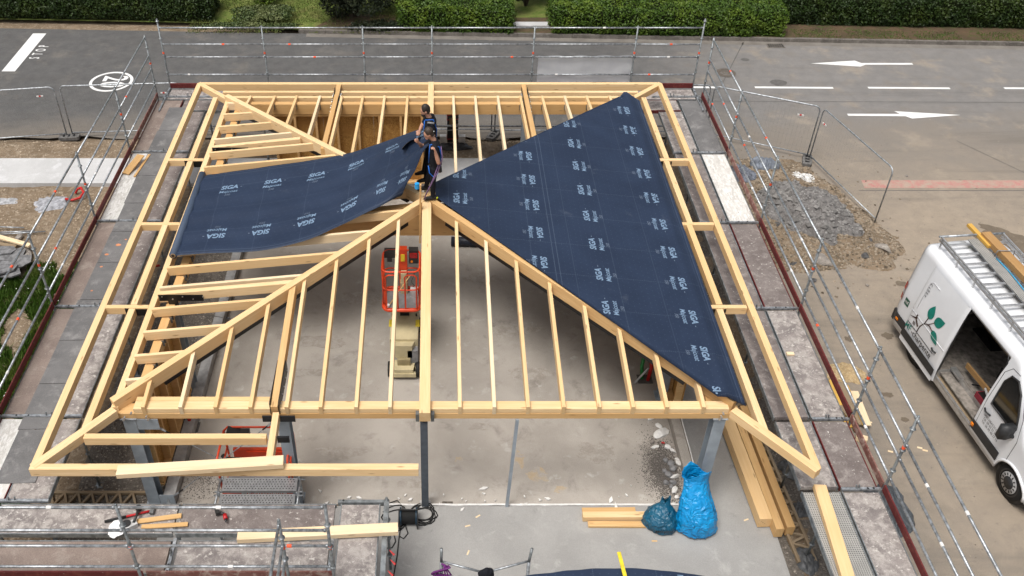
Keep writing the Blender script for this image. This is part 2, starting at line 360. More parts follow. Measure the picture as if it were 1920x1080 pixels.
M_memu = plain('black_membrane_underside', (.010, .011, .014), .7)
def perf():
    g = G('perforated_aluminium'); k = g.co('World', (1, 1, 1)); sp = g.n('ShaderNodeSeparateXYZ', Vector=k)
    def c(x, p): return g.math('SUBTRACT', g.math('FRACT', g.math('DIVIDE', g.math('ADD', x, 50.0), p)), .5)
    a, b = c(sp.outputs[0], .035), c(sp.outputs[1], .035)
    h = g.math('LESS_THAN', g.math('ADD', g.math('MULTIPLY', a, a), g.math('MULTIPLY', b, b)), .075)
    col = g.mix(h, g.mix(g.ramp(g.noise(k, 4), .3, .7), (.30, .295, .28), (.37, .36, .34)), (.07, .07, .065)); return g.out(col, .6, .1)
M_perf = perf()
# ============================================================ SETTING
def kerb_y(x): return 15.35 - .042*(x-5)
def nz(x, y, s, z=0): return mnoise.noise(Vector((x*s, y*s, z)))
def sm(a, b, x): t = min(1, max(0, (x-a)/(b-a))); return t*t*(3-2*t)
def npmesh(name, V_, nq, mat, parent=None, kind=None):
    """V_: (N, nq, 3) array of separate small polygons"""
    N = V_.shape[0]; me = bpy.data.meshes.new(name); me.vertices.add(N*nq); me.vertices.foreach_set('co', V_.reshape(-1).astype(np.float32))
    me.loops.add(N*nq); me.loops.foreach_set('vertex_index', np.arange(N*nq, dtype=np.int32)); me.polygons.add(N)
    me.polygons.foreach_set('loop_start', np.arange(0, N*nq, nq, dtype=np.int32)); me.polygons.foreach_set('loop_total', np.full(N, nq, dtype=np.int32))
    me.materials.append(mat); me.update(calc_edges=True); me.validate()
    o = link(name, me, parent)
    if kind: o['kind'] = kind
    return o
mb = MB(); mb.add([(-150, -120, -.14), (150, -120, -.14), (150, 180, -.14), (-150, 180, -.14)], [(0, 1, 2, 3)]); struct('ground', mb, M_dirt)
# road and yard: one sheet of worn asphalt
edge = [(-60, 8.2)] + [(x, 8.25+.25*nz(x, 0, .8)+.1*nz(x, 3, 3)) for x in np.arange(-20, 7.4, .4)] + [(7.45+.2*nz(0, y, .7)+.08*nz(5, y, 3), y) for y in np.arange(8.0, -12, -.4)] + [(7.4, -40), (80, -40), (80, kerb_y(80)), (-60, kerb_y(-60))]
mb = MB(); mb.add([(x, y, 0) for x, y in edge], [tuple(range(len(edge)))]); road = struct('road', mb, M_road)
def painted(name, polys, mat=M_wpaint, z=.006):
    mb = MB()
    for p in polys: mb.add([(x, y, z) for x, y in p], [tuple(range(len(p)))])
    return obj(name, mb, mat, road)
painted('painted_arrow', [[(13.12, 13.30), (14.75, 13.05), (14.98, 13.2), (16.63, 13.2), (16.63, 13.33), (14.88, 13.33), (14.72, 13.52)]])
painted('painted_arrow', [[(16.72, 9.65), (15.1, 9.42), (14.95, 9.57), (13.16, 9.6), (13.16, 9.73), (14.83, 9.72), (14.72, 9.9)]])
for a, b in ((-1.6, 1.0), (2.1, 4.7), (8.3, 9.45), (10.72, 13.3), (14.46, 17.15), (18.95, 21.65), (22.9, 25.5)):
    painted('painted_dash', [[(a, 11.47-.03*(a-10)/4), (b, 11.45-.03*(b-10)/4), (b, 11.57-.03*(b-10)/4), (a, 11.59-.03*(a-10)/4)]])
painted('stop_line', [[tuple(at(*p)[:2]) for p in ((3, 134), (28, 134), (87, 63), (62, 63))]])
def painted_text(name, txt, size, c, d, sx, sy, bold=.0):
    V_, F_ = text2d(txt, size, bold); d = Vector(d).normalized(); u = Vector((-d.y, d.x)); mb = MB()
    mb.add([(c[0]+d.x*x*sx+u.x*y*sy, c[1]+d.y*x*sx+u.y*y*sy, .006) for x, y in V_], F_); return obj(name, mb, M_wpaint, road)
sP, pP = at(68, 109), at(86, 87); dd = (pP-sP).xy
for ch, k in zip('STOP', range(4)):
    q = sP + (pP-sP)*(k/3); painted_text('painted_letter', ch, .34, (q.x+.1, q.y), dd, .8, 1.5, .012)
mb = MB(); cx, cy = -10.72, 11.94; n = 48
mb.add([(cx+.72*rr*math.cos(2*math.pi*k/n), cy+.72*rr*math.sin(2*math.pi*k/n), .006) for rr in (1, .86) for k in range(n)], [(k, (k+1) % n, n+(k+1) % n, n+k) for k in range(n)])
obj('painted_speed_roundel', mb, M_wpaint, road)
painted_text('painted_number', '20', .92, (cx-.30, cy), (0, -1), .95, 1.25, .012)
painted('red_painted_band', [[(12.2+.05*k, 5.46+.40*k) for k in (0, 1)] + [(40, 5.86), (40, 5.46)]], M_redp)
for p in ([(15.9, 8.05), (17.3, 5.9), (17.32, 5.92), (15.92, 8.07)], [(11.2, 15.0), (9.4, 11.2), (9.43, 11.18), (11.23, 14.98)], [(12.0, 5.33), (40, 5.30), (40, 5.33), (12.0, 5.36)], [(-60, 10.0), (9, 10.6), (9, 10.63), (-60, 10.03)], [(9, 10.55), (40, 10.3), (40, 10.33), (9, 10.58)]):
    painted('tar_joint', [p], M_dark, .004)
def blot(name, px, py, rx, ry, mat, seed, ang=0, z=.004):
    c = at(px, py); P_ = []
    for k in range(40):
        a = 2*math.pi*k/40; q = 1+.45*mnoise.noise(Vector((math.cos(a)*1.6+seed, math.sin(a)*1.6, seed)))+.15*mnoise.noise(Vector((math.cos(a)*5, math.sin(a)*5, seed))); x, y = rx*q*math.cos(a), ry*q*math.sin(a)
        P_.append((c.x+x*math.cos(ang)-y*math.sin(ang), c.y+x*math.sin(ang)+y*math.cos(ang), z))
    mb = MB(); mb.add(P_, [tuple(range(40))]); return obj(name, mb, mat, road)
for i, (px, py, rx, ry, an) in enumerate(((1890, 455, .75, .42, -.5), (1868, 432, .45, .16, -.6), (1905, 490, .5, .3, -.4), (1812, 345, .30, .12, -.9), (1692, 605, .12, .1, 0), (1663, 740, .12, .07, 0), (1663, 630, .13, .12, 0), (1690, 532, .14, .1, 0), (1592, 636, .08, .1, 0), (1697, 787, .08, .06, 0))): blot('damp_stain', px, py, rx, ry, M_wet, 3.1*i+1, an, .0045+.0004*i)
mb = MB()
for px, py, r in ((1460, 155, .22), (1397, 112, .12)):
    c = at(px, py); mb.add([(c.x+r*1.3*math.cos(a)*(1+.3*nz(math.cos(a), math.sin(a), 2)), c.y+r*math.sin(a)*(1+.3*nz(a, px, 1)), .004) for a in np.arange(0, 6.28, .3)], [tuple(range(21))])
obj('tar_patch', mb, M_dark, road)
# manhole cover and gutter grate
c = at(1361, 137); mb = MB()
for r0, r1, z in ((.34, .30, .012), (.27, .24, .014), (.2, .12, .014), (.09, .0, .014)):
    mb.add([(c.x+r*math.cos(2*math.pi*k/32), c.y+r*math.sin(2*math.pi*k/32), zz) for r, zz in ((r0, z), (r1, z)) for k in range(32)], [(k, (k+1) % 32, 32+(k+1) % 32, 32+k) for k in range(32)])
mc = thing('manhole_cover', 'round cast iron manhole cover set in the asphalt beyond the scaffold corner', 'manhole', (c.x, c.y, 0))
obj('ring', mb, M_kerb, mc)
mb = MB(); mb.add([(c.x+.33*math.cos(2*math.pi*k/32), c.y+.33*math.sin(2*math.pi*k/32), .008) for k in range(32)], [tuple(range(32))]); obj('plate', mb, plain('rusty_iron', (.10, .075, .055), .8), mc)
c = at(1454, 86); dg_ = thing('drain_grate', 'small rectangular iron gutter grate beside the kerb', 'drain', (c.x, c.y, 0))
mb = MB(); mb.box((c.x, c.y, .005), (.62, .36, .012)); obj('frame', mb, M_kerb, dg_)
for k in range(7): mb = MB(); mb.box((c.x-.24+.08*k, c.y, .016), (.035, .26, .008)); obj('slot_bar', mb, M_blacksteel, dg_)
# kerb: channel with single stones
mb = MB(); mb.add([(-4.6, kerb_y(-4.6)-.28, .004), (60, kerb_y(60)-.28, .004), (60, kerb_y(60)+.05, .004), (-4.6, kerb_y(-4.6)+.05, .004)], [(0, 1, 2, 3)])
kerb = struct('kerb', mb, surface('gutter_concrete', (.20, .185, .165), (.15, .135, .12), 2))
ks = MB(); ks.prism([(-.495, 0), (.495, 0), (.495, .15), (-.495, .15)], -.05, .12)
for i, v in enumerate(ks.v):
    if v[2] > .1 and v[1] < .01: ks.v[i] = (v[0], .025, v[2])
ksm = ks.mesh('kerb_stone', M_kerb)
for i in range(36):
    x = -4.4+i; o = link('kerb_stone', ksm, kerb, Matrix.Translation((x, kerb_y(x), random.uniform(-.008, .008))) @ Matrix.Rotation(-.042+random.uniform(-.006, .006), 4, 'Z'))
mb = MB(); mb.add([(x, kerb_y(x)+(.1 if x > -4.6 else .75 if x < -7 else .2), .09 if x > -4.6 else .02) for x in (-80, -30, -16, -12, -8, -4.6, -4.59, 10, 30, 60, 80)] + [(80, 150, .1), (-80, 150, .1)], [tuple(range(13))]); struct('lawn', mb, M_lawn)
mb = MB(); mb.add([(x, kerb_y(x)+.12, .096) for x in (-4.5, 40)] + [(x, kerb_y(x)+1.6+.3*nz(x, 0, .5), .096) for x in np.arange(40, -4.6, -1.5)], [tuple(range(32))] if False else [tuple(range(2+len(np.arange(40, -4.6, -1.5))))]); struct('verge', mb, M_soil)

# building-site earth (uneven sheet), slabs
def dirt_z(x, y):
    z = .01 + .05*nz(x, y, .5) + .035*nz(x, y, 1.7, 4) + .018*nz(x, y, 5, 9)
    z -= .16*sm(7.8, 8.6, y) + .1*sm(7.0, 8.0, x)
    if abs(x) < 6.7 and y < 7.0: z = min(z, -.03+.02*nz(x, y, 3))
    return z
mb = MB(); mb.grid(lambda u, v: (lambda x, y: (x, y, dirt_z(x, y)))(-19+27.4*u, -13+21.7*v), 230, 180); struct('earth', mb, M_dirt, True)
def slab(name, x0, x1, y0, y1, z0, z1, mat): mb = MB(); mb.b2((x0, y0, z0), (x1, y1, z1)); return struct(name, mb, mat)
floor = slab('interior_floor', -4.72, 5.02, -5.44, 5.48, -.12, .0, M_conc)
slab('terrace', -4.9, 6.46, -14, -5.5, -.12, .03, M_conc_t)
slab('side_terrace', 5.3, 6.46, -5.497, 5.3, -.12, .027, M_conc_t)
slab('back_walkway', -30, 5.3, 5.52, 6.85, -.2, .13, M_conc_l)
mb = MB(); mb.grid(lambda u, v: (-6.75+2.0*u, -6.4+11.8*v, .015+.02*nz(u*9, v*60, 1)), 20, 110); struct('gravel_strip', mb, M_gravel, True)
mb = MB(); mb.grid(lambda u, v: (6.46+1.3*u, -13+19*v, .008+.02*nz(u*9, v*60, 1)), 14, 120); struct('gravel_strip', mb, M_gravel, True)
# low concrete upstands that frame the floor
mb = MB(); mb.b2((5.03, -5.4, -.1), (5.22, 5.4, .16)); up = struct('upstand', mb, M_conc)
mb = MB()
pts = [(5.245+.008*nz(0, y, 3), y, .165) for y in np.arange(-5.4, -1, .3)]; mb.tube(pts, .014, 6); obj('sealant_bead', mb, M_white, up)
mb = MB(); mb.b2((-4.95, -5.4, -.1), (-4.73, 5.4, .2)); struct('upstand', mb, plain('pale_upstand', (.36, .36, .36), .85, 0, .3, .15, 5))
mb = MB(); mb.tube([(x, -5.47+.012*nz(x, 0, 2.5), .03+.008*nz(x, 3, 2)) for x in np.arange(-1, 5.1, .12)], .022, 6); o = obj('plaster_ridge', mb, M_white, floor)
def fblot(name, px, py, rx, ry, mat, seed, z=.004):
    c = at(px, py); P_ = []
    for k in range(44):
        a = 2*math.pi*k/44; q = 1+.55*mnoise.noise(Vector((math.cos(a)*1.7+seed, math.sin(a)*1.7, seed)))+.2*mnoise.noise(Vector((math.cos(a)*6, math.sin(a)*6, seed))); P_.append((c.x+rx*q*math.cos(a), c.y+ry*q*math.sin(a), z))
    mb = MB(); mb.add(P_, [tuple(range(44))]); return obj(name, mb, mat, floor)
M_rust = surface('clay_stain', (.43, .335, .225), (.40, .345, .27), 3, (.37, .34, .31), 6, (.45, .6), None, rough=.9, bump=.1)
M_mud = surface('dried_mud_stain', (.30, .27, .235), (.335, .305, .27), 3, (.39, .36, .325), 5, (.4, .6), None, rough=.9, bump=.1)
for i, (px, py, rx, ry, m_) in enumerate(((1010, 890, .22, .16, M_rust), (975, 862, .1, .2, M_rust), (1050, 918, .12, .08, M_rust), (860, 862, .08, .07, M_rust), (900, 800, .3, .1, M_mud), (640, 850, .5, .16, M_mud), (600, 640, .6, .2, M_mud), (680, 560, .5, .25, M_mud), (960, 620, .55, .2, M_mud), (1120, 850, .35, .3, M_mud), (770, 905, .3, .14, M_mud), (1000, 700, .5, .2, M_mud), (900, 520, .4, .2, M_mud), (570, 700, .5, .14, M_mud))): fblot('floor_stain', px, py, rx, ry, m_, i*2.7, .003+.0003*i)
# stones, pebbles as loose stuff
OCT = np.array([[1, 0, 0], [-1, 0, 0], [0, 1, 0], [0, -1, 0], [0, 0, 1], [0, 0, -1]], float); OF = [(0, 2, 4), (2, 1, 4), (1, 3, 4), (3, 0, 4), (2, 0, 5), (1, 2, 5), (3, 1, 5), (0, 3, 5)]
def pebbles(name, P, smin, smax, mat, label, cat='pebbles'):
    P = np.array(P); N = len(P); s = rng.uniform(smin, smax, (N, 1, 1))*rng.uniform(.6, 1.3, (N, 6, 1)); q = OCT[None]*s*np.array([1, 1, .65])
    a = rng.uniform(0, 6.28, N); ca, sa = np.cos(a)[:, None], np.sin(a)[:, None]; x = q[..., 0]*ca-q[..., 1]*sa; y = q[..., 0]*sa+q[..., 1]*ca
    V_ = np.stack([x, y, q[..., 2]], -1)+P[:, None]; me = bpy.data.meshes.new(name); F_ = (np.array(OF)[None]+(np.arange(N)*6)[:, None, None]).reshape(-1, 3)
    me.from_pydata(V_.reshape(-1, 3).tolist(), [], F_.tolist()); me.materials.append(mat); o = link(name, me); return tag(o, label, cat, None, 'stuff')
P = []
while len(P) < 7000:
    x, y = rng.uniform(-14, -6.9), rng.uniform(-7, 8.1)
    if 5.4 < y < 6.95: continue
    P.append((x, y, dirt_z(x, y)))
pebbles('pebbles', P, .006, .04, pebm('tan_pebbles', ((.16, .12, .08), (.46, .38, .29))), 'tan pebbles scattered over the bare earth')
P = [(rng.uniform(-6.7, -5.0), rng.uniform(-6.3, 5.3), .025) for _ in range(7000)] + [(rng.uniform(6.5, 7.6), rng.uniform(-12, 6), .015) for _ in range(5000)]
pebbles('gravel', P, .008, .026, M_peb, 'dark grey gravel in the trench beside the slab', 'gravel')
P = [(rng.uniform(-5, 7.4), rng.uniform(6.9, 8.2), 0.02) for _ in range(2500)]
pebbles('gravel', P, .008, .03, pebm('brown_pebbles', ((.09, .07, .05), (.32, .27, .21))), 'brown stony rubble behind the back walkway', 'gravel')
# spoil bank on the right
BC = [(8.3, 6.9), (9.6, 7.25), (10.95, 6.75), (11.55, 5.4), (12.05, 3.9), (12.3, 2.6), (11.6, 1.75), (10.4, 1.7), (9.3, 1.5), (8.2, 1.7), (7.4, 2.0), (7.2, 6.8)]
def inpoly(x, y, poly):
    r = False; n = len(poly)
    for i in range(n):
        x1, y1 = poly[i]; x2, y2 = poly[(i+1) % n]
        if (y1 > y) != (y2 > y) and x < (x2-x1)*(y-y1)/(y2-y1)+x1: r = not r
    return r
def dpoly(x, y, poly):
    best = 9
    for i in range(len(poly)):
        a = Vector(poly[i]); b = Vector(poly[(i+1) % len(poly)]); p = Vector((x, y)); t = max(0, min(1, (p-a).dot(b-a)/(b-a).length_squared)); best = min(best, (a+(b-a)*t-p).length)
    return best if inpoly(x, y, poly) else -best
def bank_z(x, y):
    d = dpoly(x, y, BC)+.3*nz(x, y, 1.1)+.12*nz(x, y, 4)
    return -.04+.06*sm(-.15, .25, d)+.16*sm(.1, 1.3, d)+(.05*nz(x, y, 2.2)+.035*nz(x, y, 6, 3)+.02*nz(x, y, 14))*sm(-.1, .3, d)
mb = MB(); mb.grid(lambda u, v: (lambda x, y: (x, y, bank_z(x, y)))(6.9+6.0*u, .8+7.0*v), 130, 150); struct('earth_bank', mb, M_dirt, True)
P = []
while len(P) < 9000:
    x, y = rng.uniform(7.3, 13), rng.uniform(.6, 7.6)
    d = dpoly(x, y, BC)
    if d > .1 or rng.random() < .05*math.exp(min(0, d)*1.5): P.append((x, y, max(.0, bank_z(x, y))))
pebbles('pebbles', P, .006, .05, pebm('bank_pebbles', ((.085, .066, .047), (.33, .275, .21))), 'loose stones strewn over the spoil bank')
def heap_z(x, y):
    a, b = x-10.15, y-4.1; u = a*.8+b*.6; v = -a*.6+b*.8
    d = 1-math.sqrt((u/1.15)**2+(v/1.45)**2)+.22*nz(x, y, 1.8)
    return bank_z(x, y)-.06+.42*sm(-.05, .8, d)+.09*sm(-.02, .12, d)+.09*nz(x, y, 4)*sm(0, .2, d)+.06*nz(x, y, 9, 2)*sm(0, .2, d)+.035*nz(x, y, 20)*sm(0, .2, d)
mb = MB(); mb.grid(lambda u, v: (lambda x, y: (x, y, heap_z(x, y)))(8.4+3.6*u, 2.2+3.8*v), 110, 110); o = obj('cement_heap', mb, M_clay, None, True); tag(o, 'heap of dumped grey cement spoil on the earth bank inside the mesh fence', 'heap')
P = []
while len(P) < 1500:
    x, y = rng.uniform(8.9, 11.7), rng.uniform(2.6, 5.6)
    if heap_z(x, y) > bank_z(x, y)+.01: P.append((x, y, heap_z(x, y)))
P2 = [P[i] for i in rng.integers(0, len(P), 170)]
pebbles('lumps', P2, .04, .12, pebm('cement_lumps', ((.12, .116, .112), (.27, .26, .25))), 'rough grey cement lumps lying on the spoil heap', 'lumps')
pebbles('crumbs', P, .01, .05, pebm('cement_crumbs', ((.10, .098, .096), (.30, .29, .28))), 'grey cement crumbs scattered over the spoil heap', 'crumbs')
P = [(rng.uniform(7.7, 18), rng.uniform(-8, 9.5), .0) for _ in range(2600)]
pebbles('grit', P, .004, .016, pebm('yard_grit', ((.10, .085, .07), (.42, .35, .27))), 'fine grit scattered over the tan yard', 'grit')
def rock(name, c, r, label, cat='stone', mat=M_stone, grp=None, seed=0):
    bm = bmesh.new(); bmesh.ops.create_icosphere(bm, subdivisions=2, radius=1); rr = random.Random(seed)
    pl = [(Vector((rr.gauss(0, 1), rr.gauss(0, 1), rr.gauss(0, 1))).normalized(), rr.uniform(.55, .85)) for _ in range(9)]
    for v in bm.verts:
        for nrm, d in pl:
            e = v.co.dot(nrm)-d
            if e > 0: v.co -= nrm*e
        v.co *= 1+.06*mnoise.noise(v.co*3+Vector((seed, 0, 0))); v.co = Vector((v.co.x*r[0], v.co.y*r[1], v.co.z*r[2]))
    me = bpy.data.meshes.new(name); bm.to_mesh(me); bm.free(); me.materials.append(mat)
    return tag(link(name, me, None, Matrix.Translation(Vector(c)) @ Matrix.Rotation(rr.uniform(0, 6), 4, 'Z')), label, cat, grp)
M_clayd = plain('dark_clod', (.10, .098, .098), .95, 0, .2, .3, 12, .5)
for i, (px, py, s, z, lb) in enumerate(((1527, 403, (.30, .18, .1), .42, 'flat grey cement slab piece on top of the spoil heap'), (1568, 400, (.16, .14, .1), .3, 'grey cement clod on the heap, right of the flat piece'), (1590, 417, (.15, .12, .1), .25, 'rounded grey clod at the right foot of the heap'), (1627, 465, (.13, .14, .1), .08, 'dark clod in a row below the fence end'), (1622, 480, (.14, .12, .1), .06, 'dark clod lowest of the row below the fence end'), (1632, 452, (.1, .1, .08), .1, 'dark clod topmost of the row below the fence end'), (1655, 465, (.30, .16, .12), .1, 'long brown slab of broken concrete by the fence end'), (1540, 488, (.3, .3, .12), .06, 'pale round cement lump at the near edge of the bank'), (1545, 362, (.06, .06, .05), .4, 'small cream stone lying on the heap'), (1455, 425, (.17, .16, .12), .12, 'dark broken bucket shaped lump near the scaffold'), (1488, 495, (.14, .08, .06), .03, 'dark flat stone beside the scaffold on bare earth'), (1525, 525, (.1, .08, .06), .02, 'dark stone on the tan yard near a scaffold post'), (1626, 535, (.05, .05, .04), .02, 'small pale stone alone on the tan yard'), (1700, 330, (.05, .04, .03), .01, 'tiny stone by the red band'))):
    p = at(px, py, z); rock('stone' if i != 9 else 'lump', p, s, lb, 'stone', (M_clay if i in (0, 1, 2) else M_clayd if i in (3, 4, 5, 9, 10, 11) else M_stone), None, i)
# folded dark plastic sheets left on the bank
def crumple(name, c, rx, ry, h, mat, label, cat, seed, folds=6, nn=46, base=None):
    mb = MB()
    def f(u, v):
        a0, b0_ = 2*u-1, 2*v-1; e = max(abs(a0), abs(b0_)); a, b = a0*math.sqrt(1-b0_*b0_*.5), b0_*math.sqrt(1-a0*a0*.5); k = (1+.3*mnoise.noise(Vector((a*1.3+seed, b*1.3, 0)))+.12*mnoise.noise(Vector((a*4+seed, b*4, 0)))); x, y = a*rx*k, b*ry*k
        hh = (1-e**3)*h*(.55+.6*abs(mnoise.noise(Vector((a*folds*.35+seed, b*folds*.2, 2))))) + .25*h*mnoise.noise(Vector((a*folds+seed, b*folds*.6, 5)))*(1-e**6)
        X_, Y_ = c[0]+x, c[1]+y; b0 = base(X_, Y_) if base else c[2]
        return (X_, Y_, b0+max(.004, hh))
    mb.grid(f, nn, nn); o = obj(name, mb, mat, None, True); return tag(o, label, cat)
M_sheet = plain('dusty_grey_sheet', (.16, .18, .215), .55, 0, .4, .2, 6, .3)
p = at(1435, 305, .2); crumple('plastic_sheet', p, .42, .4, .3, M_sheet, 'folded blue grey plastic sheet lying on the bank behind the scaffold', 'plastic sheet', 3, base=bank_z)
p = at(1390, 322, .2); crumple('plastic_sheet', p, .36, .55, .22, plain('blue_grey_rag', (.15, .165, .20), .7, 0, .3, .35, 9, .6), 'crumpled blue grey plastic next to the red toe board', 'plastic sheet', 9, 9, base=bank_z)
p = at(1508, 325, .2); crumple('plaster_spill', p, .38, .35, .06, plain('white_powder', (.58, .57, .55), .95, 0, .2, .35, 7, .5), 'white powder spill beside the fence foot', 'spill', 5, 5, base=lambda x, y: bank_z(x, y)-.015)
p = at(1683, 960, 0); crumple('tarp', (8.78, -5.55, .0), .38, .62, .24, M_tarp, 'crumpled dark grey tarpaulin on the ground outside the scaffold', 'tarpaulin', 14, 7)
# ------------------------------------------------------------ grass, hedges, shrubs
def leafset(P, Nn, size, mat, name, parent, lean=.7):
    N = len(P); s = size*rng.uniform(.6, 1.3, (N, 1)); d = Nn*lean+rng.normal(0, .6, (N, 3)); d /= np.linalg.norm(d, axis=1, keepdims=True)
    t = rng.normal(0, 1, (N, 3)); t -= d*(t*d).sum(1, keepdims=True); t /= np.linalg.norm(t, axis=1, keepdims=True); b = np.cross(d, t)
    V_ = np.stack([P-t*s, P-b*s*.55+d*s*.12, P+t*s, P+b*s*.55+d*s*.12], 1); return npmesh(name, V_, 4, mat, parent)
def blades(P, h, mat, name, label, wd=.006):
    P = np.array(P); N = len(P); a = rng.uniform(0, 6.28, N); hh = h*rng.uniform(.5, 1.3, N); t = np.stack([np.cos(a), np.sin(a), 0*a], 1)*wd; l = rng.normal(0, .35, (N, 3))*hh[:, None]; l[:, 2] = hh
    o = npmesh(name, np.stack([P-t, P+t, P+l], 1), 3, mat); return tag(o, label, 'grass', None, 'stuff')
P = []
while len(P) < 85000:
    x, y = rng.uniform(-12.2, -7.5), rng.uniform(-6, 2.6)
    m_ = nz(x, y, .6, 2)+.35*nz(x, y, 2)+(.38 if y < 2.0 else -.3)-.75*max(0, 1-abs(x+9.35+.30*(y+1))/.42)
    if m_ > -.12: P.append((x, y, dirt_z(x, y)))
blades(P, .13, M_grass, 'grass', 'green weedy grass growing on the earth left of the scaffold', .016)
Pd = []
while len(Pd) < 420:
    i = rng.integers(len(P)); x, y, z = P[i]
    if nz(x, y, 1.3, 7) > .12: Pd.append((x, y, z+.1))
Pd = np.array(Pd); s = .016; V_ = np.stack([Pd+np.array(q)*s for q in ((1, 0, 0), (0, 1, 0), (-1, 0, 0), (0, -1, 0))], 1); tag(npmesh('daisies', V_, 4, M_white), 'tiny white daisies flowering in the weedy grass', 'daisies', None, 'stuff')
P = []
while len(P) < 16000:
    x, y = rng.uniform(-9, 0), rng.uniform(15.6, 21)
    if nz(x, y, .9, 3) > -.15: P.append((x, y, .08))
blades(P, .07, leaf('lawn_blade', (.12, .14, .035), (.08, .115, .022), (.17, .16, .06)), 'grass', 'short dry lawn beyond the road between the hedges', .014)
P = [(x, kerb_y(x)+rng.uniform(.15, .9), .09) for x in rng.uniform(12.5, 30, 5000) if nz(x, 0, .9, 3) > -.2]
blades(P, .06, M_grass, 'grass', 'thin grass on the verge between kerb and right hand hedge', .012)
def hedge(name, x0, x1, y0, depth, h, mat, label, leafsize=.045, n=15000, slope=-.042, bulge=.12):
    t = thing(name, label, 'hedge', ((x0+x1)/2, y0, .05), 0, 'clipped hedges across the road')
    n = int(n*(x1-x0)/8.0)
    def yb(x): return y0+slope*(x-x0)
    # random points on front, top, ends of a rounded block
    reg = rng.random(n); x = rng.uniform(x0, x1, n); P = np.zeros((n, 3)); Nn = np.zeros((n, 3))
    aF, aT = h, depth*1.0; pf = aF/(aF+aT)
    for i in range(n):
        w_ = .13*nz(x[i], reg[i]*3, 1.1)+.05*nz(x[i], reg[i]*9, 4, 2)
        if reg[i] < pf*.94:
            z = rng.uniform(.03, h); yy = yb(x[i])-bulge*math.sin(math.pi*min(1, z/h))-.1*nz(x[i], z, 1.6, 5)-.05*nz(x[i], z, 5)+max(0, z-h+.15)*.6; P[i] = (x[i], yy+rng.uniform(0, .1), z+.05); Nn[i] = (0, -1, .25)
        elif reg[i] < .94:
            yy = rng.uniform(0, depth); P[i] = (x[i], yb(x[i])+yy, h+.05+.09*nz(x[i], yy, 1.2)+.05*nz(x[i], yy, 4, 3)-.1*max(0, .15-yy)/.15+rng.uniform(-.08, .03)); Nn[i] = (0, -.1, 1)
        else:
            e = rng.random() < .5; yy = rng.uniform(0, depth); z = rng.uniform(0.03, h); P[i] = ((x0 if e else x1)+rng.uniform(-.08, .08)+.08*nz(yy, z, 2), yb(x0 if e else x1)+yy, z+.05); Nn[i] = (-1 if e else 1, 0, .2)
    leafset(P, Nn, leafsize, mat, 'crown', t)
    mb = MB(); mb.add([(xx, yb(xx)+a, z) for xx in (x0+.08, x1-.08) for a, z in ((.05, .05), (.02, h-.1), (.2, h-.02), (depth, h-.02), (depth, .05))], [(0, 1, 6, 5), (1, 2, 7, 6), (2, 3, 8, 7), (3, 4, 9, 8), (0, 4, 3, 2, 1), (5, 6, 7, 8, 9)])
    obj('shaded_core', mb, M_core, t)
    for k in range(max(2, int(x1-x0))):
        xx = x0+.3+k*(x1-x0-.6)/max(1, int(x1-x0)-1); mb = MB(); mb.tube([(xx, yb(xx)+.05, 0), (xx+.05, yb(xx)+.3, .5)], [.03, .02], 5); obj('stem', mb, M_twig, t)
    return t
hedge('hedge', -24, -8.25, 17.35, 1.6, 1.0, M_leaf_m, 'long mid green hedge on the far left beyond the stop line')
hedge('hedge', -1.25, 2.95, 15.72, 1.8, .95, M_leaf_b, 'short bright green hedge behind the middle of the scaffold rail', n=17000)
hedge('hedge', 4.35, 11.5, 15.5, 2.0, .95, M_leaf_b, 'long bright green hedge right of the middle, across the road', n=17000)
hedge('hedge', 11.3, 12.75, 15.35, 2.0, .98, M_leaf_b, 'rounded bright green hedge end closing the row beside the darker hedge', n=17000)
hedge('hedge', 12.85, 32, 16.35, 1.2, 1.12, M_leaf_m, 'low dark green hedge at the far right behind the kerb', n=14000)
def shrub(name, c, r, mat, label, n, size, seed=0, trunk=True, cat='shrub'):
    t = thing(name, label, cat, (c[0], c[1], .08)); P = []; Nn = []; rr = random.Random(seed)
    lob = [(Vector((rr.uniform(-.6, .6)*r[0], rr.uniform(-.6, .6)*r[1], r[2]*rr.uniform(.25, .8))), rr.uniform(.35, .6)) for _ in range(11)]
    for i in range(n):
        o, k = lob[rr.randrange(11)]; d = Vector((rr.gauss(0, 1), rr.gauss(0, 1), rr.gauss(0, 1))).normalized(); q = o+Vector((d.x*r[0], d.y*r[1], d.z*r[2]*.6))*k*rr.uniform(.7, 1.02)
        if q.z < .03: q.z = rr.uniform(.03, .2)
        P.append((c[0]+q.x, c[1]+q.y, .08+q.z)); Nn.append(tuple(d))
    leafset(np.array(P), np.array(Nn), size, mat, 'crown', t)
    if trunk:
        for k in range(5):
            a = k*1.26+seed; mb = MB(); mb.tube([(c[0], c[1], .05), (c[0]+.2*r[0]*math.cos(a), c[1]+.2*r[1]*math.sin(a), r[2]*.35), (c[0]+.5*r[0]*math.cos(a), c[1]+.5*r[1]*math.sin(a), r[2]*.8)], [.06, .04, .015], 6); obj('trunk' if k == 0 else 'limb', mb, M_twig, t)
    return t
shrub('tree', (-2.9, 17.1), (1.75, 1.5, 2.6), M_leaf_d, 'big dark leaved evergreen tree beside the short bright hedge', 15000, .06, 1, cat='tree')
shrub('tree', (3.6, 18.2), (1.2, 1.2, 2.2), M_leaf_d, 'dark evergreen filling the gap between the two bright hedges', 7000, .06, 2, cat='tree')
shrub('shrub', (-6.6, 18.6), (.7, .7, .9), M_leaf_b, 'small yellow green shrub on the dry lawn', 2500, .045, 3)
shrub('shrub', (-8.0, 19.0), (.35, .35, .5), M_leaf_d, 'small dark shrub at the left edge of the lawn', 900, .05, 6)
